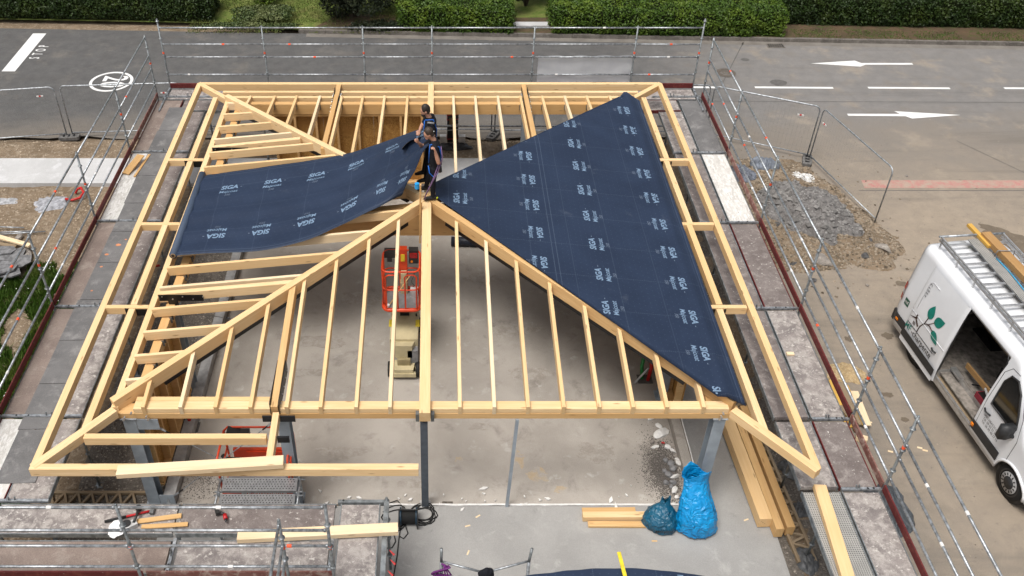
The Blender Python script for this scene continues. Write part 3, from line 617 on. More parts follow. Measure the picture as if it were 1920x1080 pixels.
shrub('ivy_mound', (-6.35, 17.0), (1.15, .75, .38), M_leaf_g, 'low mound of grey green ivy on the lawn', 7000, .045, 4, False, 'ground cover')
shrub('ivy_edge', (-6.6, 16.0), (2.0, .22, .2), M_leaf_g, 'strip of ivy spilling over the road edge', 4500, .045, 5, False, 'ground cover')
shrub('shrub', (-2.0, 15.95), (1.2, .35, .35), M_leaf_d, 'low dark ground shrub at the foot of the evergreen', 2500, .045, 7, False)
mb = MB(); mb.b2((3.0, 16.0, .05), (4.3, 16.35, .2)); o = obj('garden_step', mb, M_conc_l); tag(o, 'pale concrete garden step between the two bright hedges', 'step')
mb = MB(); mb.tube([(-8.35, 19.4, 0), (-8.3, 19.4, 1.2), (-8.4, 19.5, 2.5)], [.1, .08, .06], 8); t = thing('tree', 'slim grey tree trunk standing at the back of the lawn', 'tree', (-8.35, 19.4, 0)); obj('trunk', mb, M_grey, t)
P = np.array([(-8.4+random.gauss(0, .7), 19.5+random.gauss(0, .7), 2.9+random.gauss(0, .5)) for _ in range(2500)]); leafset(P, P-P.mean(0), .06, M_leaf_m, 'crown', t)
# ============================================================ TIMBER ROOF FRAME
roof = thing('roof_frame', 'pale spruce hip roof frame under construction with a flat overhanging eave frame', 'roof frame', (0, 0, 2.4))
PE = 5.27
def zr(x, y): return 2.72+.11*(PE-max(abs(x), abs(y)))
FR = [-4.81, -4.17, -3.57, -2.97, -2.35, -1.77, -1.16, -.58, .62, 1.21, 1.79, 2.4, 3.01, 3.59, 4.17, 4.8]
BR = [-4.75, -4.11, -3.53, -2.91, -2.33, -1.77, -1.19, -.58, .64, 1.22, 1.82, 2.42, 3.0, 3.6, 4.18, 4.79]
LR = [5.36, 4.75, 4.12, 3.49, 2.86, 2.21, 1.57, .93, .42, -.34, -.98, -1.62, -2.26, -2.91, -3.57, -4.21, -4.83]
def raf(p, q, m=None, w_=.066, h=.2): return beam('rafter', p, q, w_, h, m or random.choice((M_wood, M_wood, M_wood_p)), roof)
def hanger(x, y, ax, z=2.52):
    mb = MB()
    for s in (-1, 1):
        if ax == 'x': mb.box((x, y+s*.045, z-.055), (.055, .012, .13))
        else: mb.box((x+s*.045, y, z-.055), (.012, .055, .13))
    obj('joist_hanger', mb, M_hang, roof)
for x in FR: raf((x, -5.47, zr(0, 5.47)), (x, -(abs(x)+.03), zr(x, 0)))
for x in BR:
    raf((x, 5.88, zr(0, 5.88)), (x, abs(x)*1.067+.03, zr(x, 0))); hanger(x, 5.44, 'y', 2.6)
for y in LR:
    raf((-5.265, y, zr(5.265, 0)), (-((y*.937 if y > 0 else abs(y))+.03), y, zr(0, y))); hanger(-4.93, y, 'x')
for y in LR: raf((5.265, y, zr(5.265, 0)), (abs(y)+.03, y, zr(0, y)))
# hips with steel straps below
for sx in (-1, 1):
    for sy in (-1, 1):
        a = Vector((sx*5.36, sy*(5.36 if sy < 0 else 5.72), 2.755)); b = Vector((sx*.05, sy*.05, 3.36)) if sy < 0 else Vector((sx*.05, .05, 3.36))
        h_ = beam('hip_rafter', a, b, .14, .27, M_wood if sx < 0 else M_wood_d, roof)
        s0, s1 = a.lerp(b, .13)-Vector((0, 0, .275)), a.lerp(b, .93)-Vector((0, 0, .275)); beam('tie_strap', s0, s1, .08, .12, M_blacksteel, roof, bev=.003)
beam('ridge_beam', (.02, -5.62, zr(0, 5.62)+.03), (0, -.02, 3.35), .19, .24, M_wood, roof)
beam('ridge_beam', (.04, 5.75, zr(0, 5.75)+.03), (.02, .05, 3.34), .16, .24, M_wood, roof)
mb = MB(); mb.prism([(-5.1, 2.38), (5.1, 2.38), (5.1, 2.56), (.1, 3.15), (-.1, 3.15), (-5.1, 2.56)], -.08, .08, fn=lambda x, y, z: (x, z+.02, y)); obj('tie_beam', mb, M_wood_d, roof)
beam('main_beam', (-2.56, -5.48, zr(0, 5.48)+.02), (-2.56, -2.6, zr(0, 2.6)+.02), .12, .22, M_wood_d, roof)
for x in (-2.47, 2.56): beam('main_beam', (x, 5.9, zr(0, 5.9)+.02), (x, 2.5, zr(0, 2.5)+.02), .12, .22, M_wood_d, roof)
for y in (3.08, -2.48): beam('main_beam', (-5.24, y, zr(5.24, 0)+.03), (-abs(y), y, zr(0, y)+.03), .11, .2, M_wood, roof)
for y in (2.7, -2.7): beam('main_beam', (5.24, y, zr(5.24, 0)-.02), (2.7, y, zr(0, 2.7)-.02), .11, .2, M_wood, roof)
# plates
Z0 = 2.62
beam('plate_beam', (-5.36, -5.325, 2.515), (5.36, -5.325, 2.515), .245, .13, M_wood_d, roof)
beam('plate_beam', (-5.0, -5.345, Z0), (5.25, -5.345, Z0), .19, .10, M_wood, roof)
beam('plate_beam', (-5.0, -5.19, Z0-.005), (-2.64, -5.19, Z0-.005), .10, .10, M_wood, roof)
beam('edge_beam', (-5.33, -5.4, Z0), (-5.33, 5.92, Z0), .12, .2, M_wood, roof)
beam('plate_beam', (-5.02, -5.15, 2.515), (-5.02, 5.4, 2.515), .17, .2, M_wood_d, roof)
beam('edge_beam', (5.33, -5.3, Z0-.03), (5.33, 5.9, Z0-.03), .12, .2, M_wood, roof)
beam('plate_beam', (5.02, -5.15, 2.515), (5.02, 5.4, 2.515), .17, .2, M_wood_d, roof)
beam('edge_beam', (-5.26, 5.87, Z0), (5.26, 5.87, Z0), .1, .16, M_wood, roof)
beam('plate_beam', (-4.9, 5.53, Z0), (4.9, 5.53, Z0), .15, .3, M_wood_d, roof)
# flat eave frame
beam('fascia_beam', (-6.28, -6.63, Z0), (-6.28, 6.6, Z0), .125, .17, M_wood, roof)
beam('fascia_beam', (6.36, -6.72, Z0), (6.28, 6.6, Z0), .125, .17, M_wood, roof)
beam('fascia_beam', (-6.22, 6.655, Z0), (-.04, 6.655, Z0), .125, .2, M_wood, roof); beam('fascia_beam', (.12, 6.655, Z0), (6.22, 6.655, Z0), .125, .2, M_wood, roof)
beam('fascia_beam', (-6.34, -6.70, Z0-.003), (-.07, -6.70, Z0), .125, .17, M_wood, roof)
for a, b in ((-5.68, -2.56), (-2.38, -.05), (.13, 2.47), (2.65, 5.6)): beam('eave_purlin', (a if a > -5.6 else -5.55, 6.17, Z0), (b, 6.17, Z0), .1, .15, M_wood, roof)
beam('eave_purlin', (-5.66, -6.05, Z0), (-2.62, -6.05, Z0), .11, .17, M_wood, roof)
for a, b in ((-5.9, -2.79), (-2.67, .0), (.09, 2.63), (2.74, 5.85)):
    beam('eave_purlin', (-5.695, a, Z0), (-5.695, b, Z0), .125, .17, M_wood, roof)
for a, b in ((-5.98, -2.8), (-2.66, .0), (.1, 2.64), (2.77, 5.85)): beam('eave_purlin', (5.73, a, Z0), (5.70, b, Z0), .125, .17, M_wood, roof)
for sx in (-1, 1):
    beam('corner_beam', (sx*5.32, -5.44, Z0+.004), (sx*(6.30 if sx < 0 else 6.36), -6.70 if sx < 0 else -6.78, Z0+.004), .15, .17, M_wood, roof)
    beam('corner_beam', (sx*5.3, 5.72, Z0+.004), (sx*6.3, 6.68, Z0+.004), .13, .17, M_wood, roof)
for y in (2.70, .05, -2.73):
    beam('eave_joist', (-6.215, y, Z0+.005), (-5.39, y, Z0+.005), .1, .16, M_wood, roof); beam('eave_joist', (6.24, y, Z0+.005), (5.39, y, Z0+.005), .1, .16, M_wood, roof)
for x in (-2.47, 2.56): beam('eave_joist', (x, 6.59, Z0+.005), (x, 5.92, Z0+.005), .12, .17, M_wood_d, roof)
beam('eave_joist', (.04, 6.72, Z0+.008), (.04, 5.74, Z0+.008), .155, .2, M_wood, roof)
beam('eave_joist', (-2.53, -5.52, Z0+.002), (-2.50, -6.62, Z0+.002), .11, .18, M_wood, roof)
# black knife plates with bolts
def plate(a, b, bolts=()):
    mb = MB(); mb.b2(a, b); o = obj('knife_plate', mb, M_blacksteel, roof)
    for p, ax in bolts:
        m2 = MB(); d = Vector((.012, 0, 0)) if ax == 'x' else Vector((0, .012, 0)); m2.tube([Vector(p)-d, Vector(p)+d], .014, 6); obj('bolt', m2, M_zinc, o)
for y in (2.70, -2.73):
    plate((-5.63, y-.06, 2.44), (-5.4, y+.06, 2.6)); plate((-5.84, y-.055, 2.45), (-5.76, y+.055, 2.62))
    plate((5.63, y-.06, 2.44), (5.4, y+.06, 2.6)); plate((5.84, y-.055, 2.45), (5.80, y+.055, 2.6))
for y in (3.08, -2.48):
    yy = y-.066; z = zr(5, 0)
    plate((-5.22, yy, z-.14), (-4.35, yy+.012, z+.01), [((-5.15+.2*k, yy-.002, z-.03-.06*(k % 2)), 'y') for k in range(5)]); plate((-5.05, yy, 2.45), (-4.86, yy+.012, z-.14))
for s in (-1, 1): plate((-2.56+s*.075-.006, -5.46, 2.52), (-2.56+s*.075+.006, -4.4, 2.78), [((-2.56+s*.09, -5.3+.2*k, 2.62+.02*(k % 2)), 'x') for k in range(5)])
plate((-2.44, -6.07, 2.47), (-2.24, -6.03, 2.60)); plate((-2.76, -5.60, 2.47), (-2.6, -5.57, 2.6)); plate((-2.46, -5.60, 2.47), (-2.2, -5.57, 2.6))
for x in (-2.47, 2.56):
    for s in (-1, 1): plate((x+s*.08-.006, 5.0, 2.5), (x+s*.08+.006, 6.3, 2.68), [((x+s*.1, 5.1+.16*k, 2.6+.03*(k % 2)), 'x') for k in range(7)])
for p in ((-5.02, -5.515, 2.59), (-4.78, -5.505, 2.49), (-4.76, -5.505, 2.42), (-5.16, -5.51, 2.47), (-5.18, -5.51, 2.42), (5.14, -5.51, 2.58), (5.12, -5.51, 2.5), (5.1, -5.51, 2.43)):
    m2 = MB(); m2.tube([Vector(p)+Vector((0, -.02, 0)), Vector(p)+Vector((0, .03, 0))], .018, 6); obj('bolt', m2, M_zinc, roof)
for s in (-1, 1): mb = MB(); mb.b2((.02+s*.1-.0, -5.53, 2.4), (.02+s*.16, -5.42, 2.58)); obj('beam_shoe', mb, M_hang, roof)
# loose timbers lying on the frame
def loose(name, p0, p1, w_, h, mat, label, cat='timber', grp=None): o = beam(name, p0, p1, w_, h, mat); return tag(o, label, cat, grp)
loose('timber', at(219, 881, 2.78), at(531, 862, 2.76), .20, .1, M_wood_p, 'pale planed timber laid askew across the front left eave')
o = beam('board', onY(790, 346, -.42), onY(789, 455, -.42), .06, .035, M_wood_d, None, (1, 0, 0)); tag(o, 'narrow upright board fixed at the peak beside the ridge beam', 'board')
mb = MB(); c = onY(782, 346, -.1); mb.tube([c+Vector((0, -.05, -.06)), c+Vector((0, -.05, .06))], .05, 14); o = obj('tape_roll', mb, plain('blue_tape', (.02, .30, .68), .5)); tag(o, 'light blue roll of tape hanging beside the upright board at the peak', 'tape')

# ============================================================ STEEL COLUMNS AND WALLS
def hcol(x, y, label, d=.2, bw=.2, top=2.38, rot=0, base=True):
    t = thing('steel_column', label, 'column', (x, y, 0)); Mz = Matrix.Rotation(rot, 3, 'Z')
    mb = MB(); c = Vector((x, y, top/2))
    for s in (-1, 1): mb.box(c+Mz @ Vector((0, s*d/2, 0)), (bw, .016, top), Mz)
    mb.box(c, (.012, d-.018, top-.002), Mz); obj('shaft', mb, M_col, t)
    if base:
        mb = MB(); mb.box((x, y, .015), (bw+.1, d+.1, .03), Mz); obj('base_plate', mb, M_col, t)
        mb = MB(); mb.box((x, y, top+.006), (bw+.06, d+.06, .012), Mz); obj('cap_plate', mb, M_col, t)
    return t
cl = hcol(-5.12, -5.34, 'blue grey steel column under the front left roof corner', .22, .22)
mb = MB(); mb.b2((-5.0, -5.46, 2.12), (-4.62, -5.45, 2.38)); obj('gusset_plate', mb, M_col, cl); mb = MB(); mb.b2((-5.0, -5.46, .05), (-4.72, -5.45, .3)); obj('gusset_plate', mb, M_col, cl)
hcol(5.14, -5.34, 'blue grey steel column under the front right roof corner, above the blue bags', .22, .2)
hcol(-2.45, -5.33, 'blue grey steel column behind the orange lift at the front', .22, .2)
t = thing('steel_column', 'dark box section steel column under the ridge beam', 'column', (0, -5.47, 0)); mb = MB(); mb.b2((-.065, -5.53, 0), (.065, -5.41, 2.37)); obj('shaft', mb, plain('dark_blue_grey_paint', (.075, .09, .11), .35), t); mb = MB(); mb.b2((-.1, -5.57, 0), (.1, -5.37, .04)); obj('base_plate', mb, M_lgrey, t)
t = thing('steel_post', 'thin grey steel post between the ridge column and the blue bags', 'post', (1.55, -5.47, 0)); mb = MB(); mb.tube([(1.54, -5.5, 0), (1.62, -5.45, 2.38)], .04, 4); obj('shaft', mb, M_col, t)
for i, (x, y, lb) in enumerate(((-5.0, 2.85, 'steel column in the left wall under the draped membrane'), (-5.0, -2.45, 'steel column in the left wall near the orange dotted mats'), (2.56, 5.5, 'steel column in the back wall right of the wrapped post'), (5.0, 2.7, 'steel column in the right wall, far one under the roof membrane'), (5.0, -2.6, 'steel column in the right wall, near one under the roof membrane'))): hcol(x, y, lb, .18, .18)
def rod(p, q, label):
    t = thing('tension_rod', label, 'rod', tuple(Vector(p).lerp(Vector(q), .5))); p = Vector(p); q = Vector(q); mb = MB(); mb.tube([p, q], .009, 6); obj('bar', mb, M_galv, t)
    for a, b in ((p, q), (q, p)): d = (b-a).normalized(); mb = MB(); mb.tube([a, a+d*.16], .022, 6); obj('clevis', mb, M_galv, t); mb = MB(); mb.tube([a+d*.16, a+d*.3], .014, 6); obj('sleeve', mb, M_blacksteel, t)
rod((-4.66, -5.44, 2.16), (-2.6, -5.40, .25), 'thin bracing rod falling from the front left column to the right'); rod((-4.74, -5.40, .2), (-2.62, -5.44, 2.3), 'thin bracing rod rising behind the orange lift basket')
rod((-4.9, -2.4, 2.2), (-4.6, -.2, .1), 'dark bracing rod in the left wall under the hip')
def stud_wall(label, p0, p1, h, nst, nrm, z0=.2):
    """p0-p1: foot line of the sheathing, studs on the nrm side"""
    t = thing('stud_wall', label, 'wall', (*Vector(p0).lerp(Vector(p1), .5), z0)); a = Vector((*p0, 0)); b = Vector((*p1, 0)); n = Vector((*nrm, 0)); d = (b-a); L = d.length; d.normalize()
    k = max(1, round(L/1.25))
    for i in range(k):
        q0 = a+d*(L*i/k+.003); q1 = a+d*(L*(i+1)/k-.003); mb = MB(); mb.add([v+Vector((0, 0, z)) for z in (z0, h) for v in (q0, q1, q1-n*.018, q0-n*.018)], [(0, 1, 5, 4), (2, 3, 7, 6), (1, 2, 6, 5), (3, 0, 4, 7), (4, 5, 6, 7), (0, 3, 2, 1)]); obj('sheathing_panel', mb, M_osb, t)
    for i in range(nst):
        c = a+d*(.05+(L-.1)*i/(nst-1))+n*.075; beam('stud', c+Vector((0, 0, z0+.05)), c+Vector((0, 0, h-.05)), .06 if abs(n.y) > .5 else .14, .14 if abs(n.y) > .5 else .06, M_wood_d, t, (0, 1, 0)) if False else None
        mb = MB(); e = d*.03; f = n*.07
        mb.add([c+s1*e+s2*f+Vector((0, 0, z)) for z in (z0+.045, h-.046) for s1, s2 in ((-1, -1), (1, -1), (1, 1), (-1, 1))], [(0, 1, 5, 4), (1, 2, 6, 5), (2, 3, 7, 6), (3, 0, 4, 7), (4, 5, 6, 7), (3, 2, 1, 0)]); obj('stud', mb, M_wood_d, t)
    for z in (z0, h-.045):
        c0, c1 = a+n*.075, b+n*.075; mb = MB(); f = n*.072; mb.add([v+s*f+Vector((0, 0, zz)) for zz in (z, z+.045) for v, s in ((c0, -1), (c1, -1), (c1, 1), (c0, 1))], [(0, 1, 5, 4), (1, 2, 6, 5), (2, 3, 7, 6), (3, 0, 4, 7), (4, 5, 6, 7), (3, 2, 1, 0)]); obj('wall_plate', mb, M_wood_d, t)
    return t
stud_wall('timber stud wall with brown chipboard sheathing below the back plate', (-4.2, 5.62), (-.15, 5.62), 2.3, 8, (0, -1), .14)
stud_wall('timber stud wall with brown chipboard sheathing at the front left corner', (-5.12, -5.15), (-5.12, -2.6), 2.3, 5, (1, 0), .2)
stud_wall('timber stud wall half hidden below the right roof membrane', (5.2, -3.3), (5.2, 2.2), 2.3, 9, (-1, 0), .17)
# ============================================================ SCAFFOLDS
ZD = 1.95
def deckplank(par, x0, x1, y0, y1, mat, z=ZD, th=.07):
    mb = MB(); mb.b2((x0+.018, y0+.018, z-th), (x1-.018, y1-.018, z)); p = obj('deck_plank', mb, mat, par)
    mb = MB(); lng = (y1-y0) > (x1-x0)
    for s in (0, 1):
        if lng: xx = x0 if s == 0 else x1-.016; mb.b2((xx, y0, z-th-.02), (xx+.016, y1, z+.006))
        else: yy = y0 if s == 0 else y1-.016; mb.b2((x0, yy, z-th-.02), (x1, yy+.016, z+.006))
    obj('edge_rail', mb, random.choice((M_galv_d, M_galv_d, M_galv_d, M_toe)), p)
    return p
M_darkblue = plain('navy_edge_paint', (.02, .025, .09), .5)
def standard(par, x, y, top, tagz=None, r=.024, base=True):
    mb = MB(); mb.tube([(x, y, .02), (x, y, top)], r, 10)
    mb.tube([(x, y, top), (x, y, top+.02)], r*.78, 8)
    for z in np.arange(.45, top-.02, .5):
        mb.tube([(x, y, z-.005), (x, y, z+.005)], .05, 8)
    mb.box((x, y, .012), (.15, .15, .02))
    o = obj('standard', mb, M_galv_d, par, True)
    if tagz:
        mb = MB(); mb.tube([(x, y, tagz), (x, y, tagz+.06)], r+.004, 8); obj('orange_band', mb, M_tagor, o)
    return o
def rail(par, p, q, r=.0225, bands=True):
    p = Vector(p); q = Vector(q); d = (q-p).normalized(); mb = MB(); mb.tube([p+d*.04, q-d*.04], r, 8)
    for a in (p, q): mb.box(a+(d*.045 if a == p else -d*.045), (.035, .035, .05), None)
    o = obj('guard_rail', mb, M_galv, par, True)
    if bands and random.random() < .55:
        k = random.uniform(.2, .8); c = p.lerp(q, k); mb = MB(); mb.tube([c-d*.035, c+d*.035], r+.003, 8); obj('tape_band', mb, random.choice((M_tagor, M_tagor, M_white)), o)
    return o
def transom(par, p, q, z=ZD+.015):
    p = Vector((*p, z)); q = Vector((*q, z)); mb = MB(); M, L = frame(p, q); R3 = M.to_3x3(); mid = (p+q)/2
    mb.box(mid, (L, .05, .05), R3); o = obj('transom', mb, M_galv, par); d = (q-p).normalized()
    for k in (.3, .55): mb = MB(); mb.tube([p+d*L*k*.6+Vector((0, 0, .024)), p+d*L*k*.6+Vector((0, 0, .03))], .018, 8); obj('transom_hole', mb, M_blacksteel, o)
    for k in (.55, .62): mb = MB(); mb.tube([p+d*L*k+Vector((0, 0, .02)), p+d*(L*k+.02)+Vector((0, 0, .11))], .014, 6); obj('locking_claw', mb, M_galv_d, o)
def toe(par, p, q, mat, z=ZD+.02, h=.15):
    p = Vector((*p, z+h)); q = Vector((*q, z+h)); beam('toe_board', p, q, .028, h, mat, par)
# left side
sL = thing('scaffold', 'galvanised tube scaffold with deck planks along the left side of the roof', 'scaffold', (-7.0, 0, 0))
YL = [7.12, 4.15, 1.08, -1.96, -5.0, -6.88]
RL = (3.74, 3.2, 2.82, 2.34)
for i, y in enumerate(YL):
    standard(sL, -7.66, y, 3.78, 3.02 if i in (1, 3) else 2.95); standard(sL, -6.3, y, 1.86)
    transom(sL, (-7.6, y), (-6.15, y))
lm = [(M_tan, M_deck), (M_deck_w, M_deck), (M_tan, M_deck), (M_tan, M_deck_sp), (M_deck_w, M_deck_sp)]
for i in range(5):
    y1, y0 = min(6.95, YL[i]-.04), YL[i+1]+.04
    deckplank(sL, -7.6, -6.9, y0, y1, lm[i][0]); deckplank(sL, -6.88, -6.17, y0, y1 if i else 6.3, lm[i][1])
    toe(sL, (-7.635, YL[i+1]+.03), (-7.635, YL[i]-.03), (M_toe2, M_toe, M_toe, M_toe, M_toe2)[i])
    for z in RL: rail(sL, (-7.66, YL[i+1], z), (-7.66, YL[i], z))
M_spray = plain('orange_spray', (.62, .25, .12), .85)
# grey rubber mats
y = 6.5; k = 0
ORD = 'first second third fourth fifth sixth seventh eighth ninth tenth eleventh twelfth thirteenth fourteenth'.split()
while y > -5.9:
    L = random.uniform(1.05, 1.3); mb = MB(); x0 = -7.2+random.uniform(-.02, .02)
    mb.prism([(x0, y), (x0+.68, y+.01), (x0+.68, y-L+.02), (x0, y-L)][::-1], ZD+.008, ZD+.018); o = obj('rubber_mat', mb, M_mat); tag(o, ORD[k]+' grey rubber mat from the back corner along the left scaffold deck', 'mat', 'rubber mats on the left deck'); y -= L+.012; k += 1
for px, py, s in ((195, 450, .05), (222, 459, .1), (200, 477, .07), (190, 500, .05), (172, 545, .05), (234, 450, .03), (184, 441, .06)):
    c = at(px, py, ZD+.022); n_ = 14
for i, (px, py, s) in enumerate(((222, 459, .065), (200, 477, .05), (190, 500, .035), (172, 545, .03), (236, 449, .03))):
    c = at(px, py, ZD+.021); mb = MB(); mb.add([(c.x+s*(1+.5*nz(k*.9, i, 1))*math.cos(k*.45)*.9, c.y+s*(1+.5*nz(k*1.3, i, 1.1))*math.sin(k*.45)*.7, c.z) for k in range(14)], [tuple(range(14))]); o = obj('marker_paint', mb, M_spray); tag(o, ('largest orange spray mark on the left mats', 'orange spray mark second on the mats', 'orange spray mark third down the mats', 'orange spray mark lowest on the mats', 'small orange spray mark beside the largest')[i], 'paint mark')
# right side
sR = thing('scaffold', 'galvanised tube scaffold with splashed deck planks along the right side of the roof', 'scaffold', (7.0, 0, 0))
YR = [7.12, 4.1, 1.02, -2.02, -5.07, -6.64, -9.7]
RR = (3.66, 3.1, 2.76, 2.27)
rm = [(M_mat, M_deck_sp), (M_deck_w, M_deck), (M_deck, M_deck), (M_deck_sp, M_deck), (M_deck, M_deck_sp), (M_deck_sp, M_perf)]
for i, y in enumerate(YR):
    standard(sR, 7.66, y, 3.72, 2.98); standard(sR, 6.85, y, 1.86); transom(sR, (7.6, y), (6.95 if i > 3 else 6.25, y))
for i in range(6):
    y1, y0 = min(6.95, YR[i]-.04), YR[i+1]+.04
    deckplank(sR, 6.95, 7.57, y0, y1, rm[i][0]); deckplank(sR, 6.28, 6.92, y0, y1 if i else 6.3, rm[i][1])
    toe(sR, (7.625, YR[i+1]+.03), (7.625, YR[i]-.03), (M_toe, M_toe2, M_toe, M_toe, M_toe2, M_toe)[i])
    for z in RR: rail(sR, (7.66, YR[i+1], z), (7.66, YR[i], z))
# back side
sB = thing('scaffold', 'galvanised scaffold with four guard rails along the back of the roof facing the road', 'scaffold', (0, 7.3, 0))
XB = [-7.42, -4.6, -1.84, .06, 2.88, 5.7, 7.5]
RB = (3.76, 3.28, 2.9, 2.37)
for i, x in enumerate(XB): standard(sB, x, 7.68, 3.8 if 0 < i < 6 else 4.0, 3.0); standard(sB, x, 6.28, 1.93); transom(sB, (x, 7.62), (x, 6.3))
for i in range(6):
    a, b = XB[i]+.04, XB[i+1]-.04
    deckplank(sB, a, b, 6.98, 7.6, M_deck_sp if i in (5, 0) else M_deck); deckplank(sB, max(a, -6.86), min(b, 6.9), 6.35, 6.96, M_deck_sp if i == 5 else M_deck); toe(sB, (XB[i]+.02, 7.645), (XB[i+1]-.02, 7.645), M_toe)
    for z in RB: rail(sB, (XB[i], 7.68, z), (XB[i+1], 7.68, z))
    for z in (.73, 1.17): rail(sB, (XB[i], 7.66, z), (XB[i+1], 7.66, z), bands=False)
# front left
sF = thing('scaffold', 'galvanised scaffold with plaster splashed decks along the front left edge', 'scaffold', (-4.2, -7.6, 0))
RF = (3.85, 3.33, 2.96, 2.45); XF = [-10.3, -7.25, -4.2, -1.31]
for i, x in enumerate(XF):
    standard(sF, x, -8.45, 3.9, 2.9); standard(sF, x, -6.85, 1.93)
    if i < 3: transom(sF, (x+.3, -8.35), (x+.3, -7.62))
transom(sF, (-1.42, -8.8), (-1.42, -7.45))
for i in range(3):
    a, b = XF[i], XF[i+1]
    for z in RF: rail(sF, (a, -8.45, z), (b, -8.45, z))
    toe(sF, (a+.03, -8.31), (b-.03, -8.31), M_toe if i < 2 else M_toe2)
deckplank(sF, -9.6, -6.95, -7.52, -6.93, M_mat); deckplank(sF, -6.92, -3.98, -7.52, -6.93, M_deck_sp); deckplank(sF, -3.94, -1.42, -7.52, -6.93, M_deck)
deckplank(sF, -9.6, -6.95, -8.25, -7.64, M_deck_sp); deckplank(sF, -6.92, -3.95, -8.25, -7.64, M_tan); deckplank(sF, -3.85, -1.45, -8.25, -7.64, M_deck_sp)
deckplank(sF, -1.345, -.70, -10, -6.93, M_deck_sp)
mb = MB(); mb.b2((-.64, -10, 1.86), (-.56, -6.9, 1.97)); obj('ledger', mb, M_galv_d, sF); mb = MB(); mb.b2((-1.4, -6.9, 1.86), (-.56, -6.84, 1.95)); obj('ledger', mb, M_galv_d, sF)
standard(sF, -.6, -6.87, 2.02); standard(sF, -1.93, -8.66, 3.84, 3.2)
for z in (3.78, 3.3, 2.95): rail(sF, (-1.93, -8.66, z), (-1.93, -11.2, z))
for k, (x, y) in enumerate(((-.52, -7.78), (-.5, -7.95), (-.53, -8.15))):
    mb = MB(); mb.tube([(x, y, 1.9), (x+.08, y-.06, 1.85)], [.004, .02], 6); obj('red_pin', mb, M_redpipe, sF)
# bottom-edge: low trestle with hung straps, covered bench under membrane
tr = thing('trestle_frame', 'grey tube trestle frame at the bottom edge with a purple strap hung on it', 'frame', (1.0, -7.6, 0))
for x in (.3, 1.72):
    mb = MB(); mb.tube([(x, -7.7, 0), (x, -7.62, 1.35)], .03, 10); obj('leg', mb, M_galv, tr, True); mb = MB(); mb.tube([(x, -7.62, 1.35), (x+(.04 if x > 1 else 0), -7.56, 1.62)], .024, 10); obj('spigot', mb, M_galv_d, tr, True)
for a, b in (((.32, -7.62, 1.35), (1.0, -7.74, 1.22)), ((1.0, -7.74, 1.22), (1.7, -7.62, 1.36)), ((.34, -7.95, 1.2), (1.7, -7.95, 1.1))): mb = MB(); mb.tube([a, b], .02, 8); obj('brace', mb, M_galv, tr, True)
mb = MB()
for k in range(3): mb.tube([(.3+.1*math.sin(t*.7+k)*(1+.3*k), -7.68-.02*k, 1.38-.09*t/2-.02*k) for t in range(7)] + [(.36+.05*k, -7.7, 1.1), (.34, -7.68, 1.36)], .016, 5)
o = obj('strap', mb, M_purp2, None, True); tag(o, 'dark purple webbing strap hung over the trestle leg', 'strap')
mb = MB(); mb.ell((1.03, -7.76, 1.17), (.13, .09, .17), 14, 10, jit=.5); mb.ell((1.06, -7.74, 1.26), (.08, .07, .06), 12, 8, jit=.4); o = obj('jacket', mb, M_cloth, None, True); tag(o, 'black garment slung over the trestle bar', 'clothing')
mb = MB(); mb.grid(lambda u, v: (1.55+3.0*u, -9.2+1.32*v-.06*(2*u-1)**2*1.6+(.0 if v < 1 else .02*nz(u*9, 0, 1)), 1.46+.1*math.sin(u*3.14)+.02*nz(u*4, v*4, 1)), 40, 20); mb.uv = [(x, y) for x, y, z in mb.v]
cv = thing('covered_bench', 'workbench under navy membrane at the bottom edge', 'bench', (3, -8.5, 0)); obj('cover', mb, M_mem, cv, True)
for x in (1.8, 4.3): mb = MB(); mb.b2((x, -8.2, 0), (x+.08, -8.12, 1.42)); obj('leg', mb, M_wood_w, cv)
V_, F_ = text2d('SIGA-', .15, .025, .1)
mb = MB(); mb.add([(3.75+y_, -8.2-x_, 1.56) for x_, y_ in V_], F_); obj('printed_text', mb, M_memtxt, cv); V2, F2 = text2d('Majcoat', .13, .012, .1); mb = MB(); mb.add([(4.02+y_, -8.2-x_, 1.56) for x_, y_ in V2], F2); obj('printed_text', mb, M_memtxt, cv)
o = beam('spirit_level', (3.15, -7.62, 1.62), (3.22, -8.6, 1.62), .06, .03, M_yel); tag(o, 'yellow spirit level lying on the covered bench', 'level')
# things on the decks
loose('timber', at(445, 1003, 2.07), at(746, 988, 2.09), .18, .1, M_wood_p, 'pale timber lying across the front left deck and side plank')
loose('timber', (6.58, -6.62, 2.06), (6.40, -9.2, 2.06), .2, .1, M_wood, 'pale timber on the perforated deck at the lower right')
loose('board', at(1025, 0, 0) if False else at(256, 977, 1.99), at(340, 966, 1.99), .09, .025, M_wood_d, 'upper of two short boards on the front deck', 'board'); loose('board', at(265, 987, 1.99), at(352, 982, 1.99), .08, .025, M_wood_d, 'lower of two short boards on the front deck', 'board')
loose('board', at(235, 325, 2.0), at(264, 290, 2.12), .2, .03, M_wood_d, 'wide brown board leaning on the toe board of the left deck', 'board'); loose('board', at(252, 330, 1.99), at(280, 289, 1.99), .06, .03, M_wood_d, 'narrow brown batten on the left deck beside the leaning board', 'board')
loose('offcut', at(1481, 662, 1.99)-Vector((.06, 0, 0)), at(1483, 662, 1.99)+Vector((.06, 0, 0)), .08, .04, M_wood_p, 'small wood block on the splashed right deck', 'offcut')
